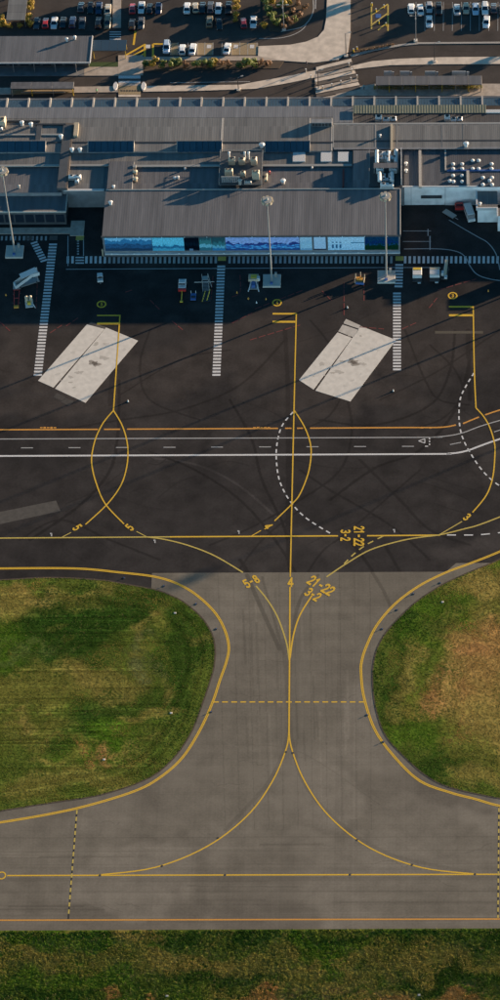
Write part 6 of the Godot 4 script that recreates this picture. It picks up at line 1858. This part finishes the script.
func build_planting():
	var fm := [foliage(1.0, 1.3, 420, 1, 0.16), foliage(1.0, 1.2, 420, 2, 0.17), foliage(1.0, 1.5, 460, 3, 0.15)]
	var stem := bar_mesh([[Vector3.ZERO, Vector3(0.05, 0.8, 0)], [Vector3(0, 0.3, 0), Vector3(0.3, 0.9, 0.2)], [Vector3(0, 0.25, 0), Vector3(-0.3, 0.8, -0.2)]], 0.05)
	var mats := {"yellow": leaf_mat(0.28, 0.19, 0.02), "olive": leaf_mat(0.12, 0.14, 0.025), "green": leaf_mat(0.06, 0.1, 0.018), "rust": leaf_mat(0.16, 0.085, 0.04)}
	var list := []
	for e in [[2, 25, 1.5], [31, 4, 1.3], [31, 10, 1.2], [30, 24, 1.5], [20, 26, 1.0], [9, 27, 1.0], [2, 20, 1.2], [29, 17, 1.2]]:
		list.append([e[0], e[1], e[2], "yellow", "bushy yellow-leaved shrub by the covered walkway", "yellow shrubs by the covered walkway"])
	for e in [[236, 3, 1.1], [236, 9, 1.2], [236, 15, 1.1], [235.5, 20, 0.9]]:
		list.append([e[0], e[1], e[2], "yellow", "yellow-leaved shrub in the strip beside the black pickup", "yellow shrubs in the strip between bays"])
	for e in [[265, 3, 1.5, "olive"], [272, 2, 1.4, "yellow"], [280, 6, 1.3, "olive"], [287, 4, 1.6, "yellow"], [292, 12, 1.2, "rust"], [272, 17, 1.5, "olive"], [276, 23, 1.6, "olive"], [264, 26, 1.3, "yellow"], [284, 18, 1.2, "green"], [298, 4, 1.3, "rust"], [300, 15, 1.1, "rust"], [290, 22, 1.2, "rust"], [305, 8, 1.1, "rust"], [268, 10, 1.4, "green"], [295, 20, 1.0, "olive"], [283, 27, 1.1, "rust"]]:
		list.append([e[0], e[1], e[2], e[3], {"olive": "olive green shrub", "yellow": "yellow-green shrub", "rust": "rusty brown low shrub", "green": "dark green shrub"}[e[3]] + " in the kerbed planting island", "shrubs in the kerbed island"])
	for e in [[146, 65, 1.0, "green"], [154, 64.5, 1.3, "yellow"], [172, 65, 1.3, "olive"], [178, 64, 1.2, "olive"], [197, 66, 1.2, "olive"], [209, 65, 1.4, "olive"], [213, 63.5, 1.3, "yellow"], [221, 65, 1.1, "rust"], [229, 65.5, 1.0, "rust"], [246, 64, 1.3, "olive"], [252, 65.5, 1.4, "olive"], [260, 64, 1.0, "rust"], [268, 64.5, 1.0, "rust"], [185, 65.5, 0.9, "rust"], [203, 66.5, 0.9, "rust"], [239, 66, 0.9, "green"], [163, 66, 1.0, "olive"]]:
		list.append([e[0], e[1], e[2], e[3], {"olive": "olive green shrub", "yellow": "yellow-green shrub", "rust": "rusty brown low shrub", "green": "dark green shrub"}[e[3]] + " in the long soil bed below the gravel bays", "shrubs in the long soil bed"])
	for k in 14:
		list.append([359 + k * 2.6, 51 - k * 0.52, 0.45, "rust", "small dry shrub along the curved kerb bed", "dry shrubs in the curved bed"])
	var i := 0
	for e in list:
		var t := thing("shrub", e[4], "shrub", P(e[0], e[1], 0.5) * Vector3(1, 0, 1) + Vector3(0, 0.1, 0), i * 1.7, e[5])
		t.scale = Vector3.ONE * e[2] * (1.25 if e[1] > 60 else 1.0)
		obj("foliage", fm[i % 3], mats[e[3]], t)
		obj("stem", stem, M.bark, t)
		i += 1
	# flowering hedge in front of the long shelter
	var hr := thing("flowering_hedge", "low yellow-green flowering hedge in front of the long bus shelter", "hedge", P(428, 87.5, 0.3) * Vector3(1, 0, 1) + Vector3(0, 0.1, 0))
	var g := RandomNumberGenerator.new()
	g.seed = 4
	var st := begin()
	var st2 := begin()
	for k in 2600:
		var p := Vector3(g.randf_range(-14.5, 14.5), g.randf_range(0.1, 0.75), g.randf_range(-0.7, 0.7))
		var a := Vector3(g.randfn(), g.randfn(), g.randfn()).normalized() * 0.13
		var b := a.cross(Vector3(g.randfn(), g.randfn(), g.randfn())).normalized() * 0.1
		quad(st if g.randf() < 0.6 else st2, p - a, p - b, p + a, p + b)
	obj("foliage", st.commit(), mats.olive, hr)
	obj("blossom", st2.commit(), mats.yellow, hr)
	# trees beyond the top edge whose shadows cross the car parks
	for e in [[-19, -184, 9.0], [8, -188, 8.0], [-48, -187, 8.5], [-72, -185, 8.0], [34, -184, 8.0], [46, -165, 7.5], [-96, -186, 8.0]]:
		tree(Vector3(e[0], 0, e[1]), e[2])

func tree(at: Vector3, h: float):
	var t := thing("street_tree", "leafy street tree beyond the car park rows", "tree", at, at.x, "street trees beyond the car parks")
	var st := begin()
	tube(st, Vector3.ZERO, Vector3(0, h * 0.5, 0), 0.22, 0.13)
	for k in 5:
		var a := k * TAU / 5
		tube(st, Vector3(0, h * 0.35 + k * 0.3, 0), Vector3(cos(a) * h * 0.22, h * 0.7, sin(a) * h * 0.22), 0.09, 0.03, 6)
	obj("trunk", st.commit(), M.bark, t)
	var o := obj("crown", foliage(h * 0.3, h * 0.62, 1400, int(h * 100), 0.26), leaf_mat(0.06, 0.08, 0.02), t)
	o.position.y = h * 0.38

# ================================================================= grass tufts
func build_grass_tufts():
	var st := begin()
	var g := RandomNumberGenerator.new()
	g.seed = 77
	for k in 12:
		var a := g.randf() * TAU
		var o := Vector3(g.randf_range(-0.4, 0.4), 0, g.randf_range(-0.4, 0.4))
		var w := Vector3(cos(a), 0, sin(a)) * 0.13
		var tip := o + Vector3(g.randf_range(-0.15, 0.15), g.randf_range(0.12, 0.3), g.randf_range(-0.15, 0.15))
		tri(st, o - w, tip, o + w)
	var mesh := st.commit()
	var m := StandardMaterial3D.new()
	m.vertex_color_use_as_albedo = true
	m.metallic_specular = 0.0
	m.roughness = 1.0
	mesh.surface_set_material(0, m)
	var left := curve_px(LEFT_ISLAND, 4)
	var right := curve_px(RIGHT_ISLAND, 4)
	var bz := P(250, 929.5).z + 0.3
	var lists := [[], [], []]
	var tries := 0
	while tries < 210000:
		tries += 1
		var p := Vector2(g.randf_range(-100, 32), g.randf_range(18, 139))
		var which := -1
		if p.y > bz: which = 2
		elif Geometry2D.is_point_in_polygon(p, left): which = 0
		elif Geometry2D.is_point_in_polygon(p, right): which = 1
		if which < 0: continue
		lists[which].append(p)
	var wob := FastNoiseLite.new()
	wob.frequency = 0.05
	wob.seed = 9
	var names := [["rough_grass", "rough mown grass tufts covering the left taxiway island"], ["rough_grass", "dry rough grass tufts covering the right taxiway island"], ["verge_grass", "long green and brown grass along the verge below the taxiway"]]
	for n in 3:
		var mm := MultiMesh.new()
		mm.transform_format = MultiMesh.TRANSFORM_3D
		mm.use_colors = true
		mm.mesh = mesh
		mm.instance_count = lists[n].size()
		for i in lists[n].size():
			var p: Vector2 = lists[n][i]
			var q := p + Vector2(wob.get_noise_2d(p.x, p.y), wob.get_noise_2d(p.x + 300, p.y)) * 9.0
			var c := Color(0.092, 0.118, 0.018)
			for b in grass_blobs:
				var e := (q - Vector2(b[0].x, b[0].z)) / Vector2(b[1], b[2])
				var d := e.length_squared()
				if d < 1.0: c = c.lerp(b[3], smoothstep(0.0, 0.6, 1.0 - d) * b[4])
			c = c * g.randf_range(0.6, 2.0)
			if g.randf() < 0.08: c = c.lerp(Color(0.3, 0.24, 0.09), 0.6)
			c.a = 1.0
			var s := g.randf_range(0.5, 1.15) * (0.8 if n == 2 else 0.42)
			mm.set_instance_transform(i, Transform3D(Basis(Vector3.UP, g.randf() * TAU).scaled(Vector3(s, s * (g.randf_range(0.4, 0.85) if n == 2 else g.randf_range(0.25, 0.5)), s)), Vector3(p.x, 0.03, p.y)))
			mm.set_instance_color(i, c)
		var o := MultiMeshInstance3D.new()
		o.multimesh = mm
		o.material_override = m
		o.name = numbered(names[n][0])
		add_child(o)
		tag(o, names[n][1], "grass", "", "stuff")
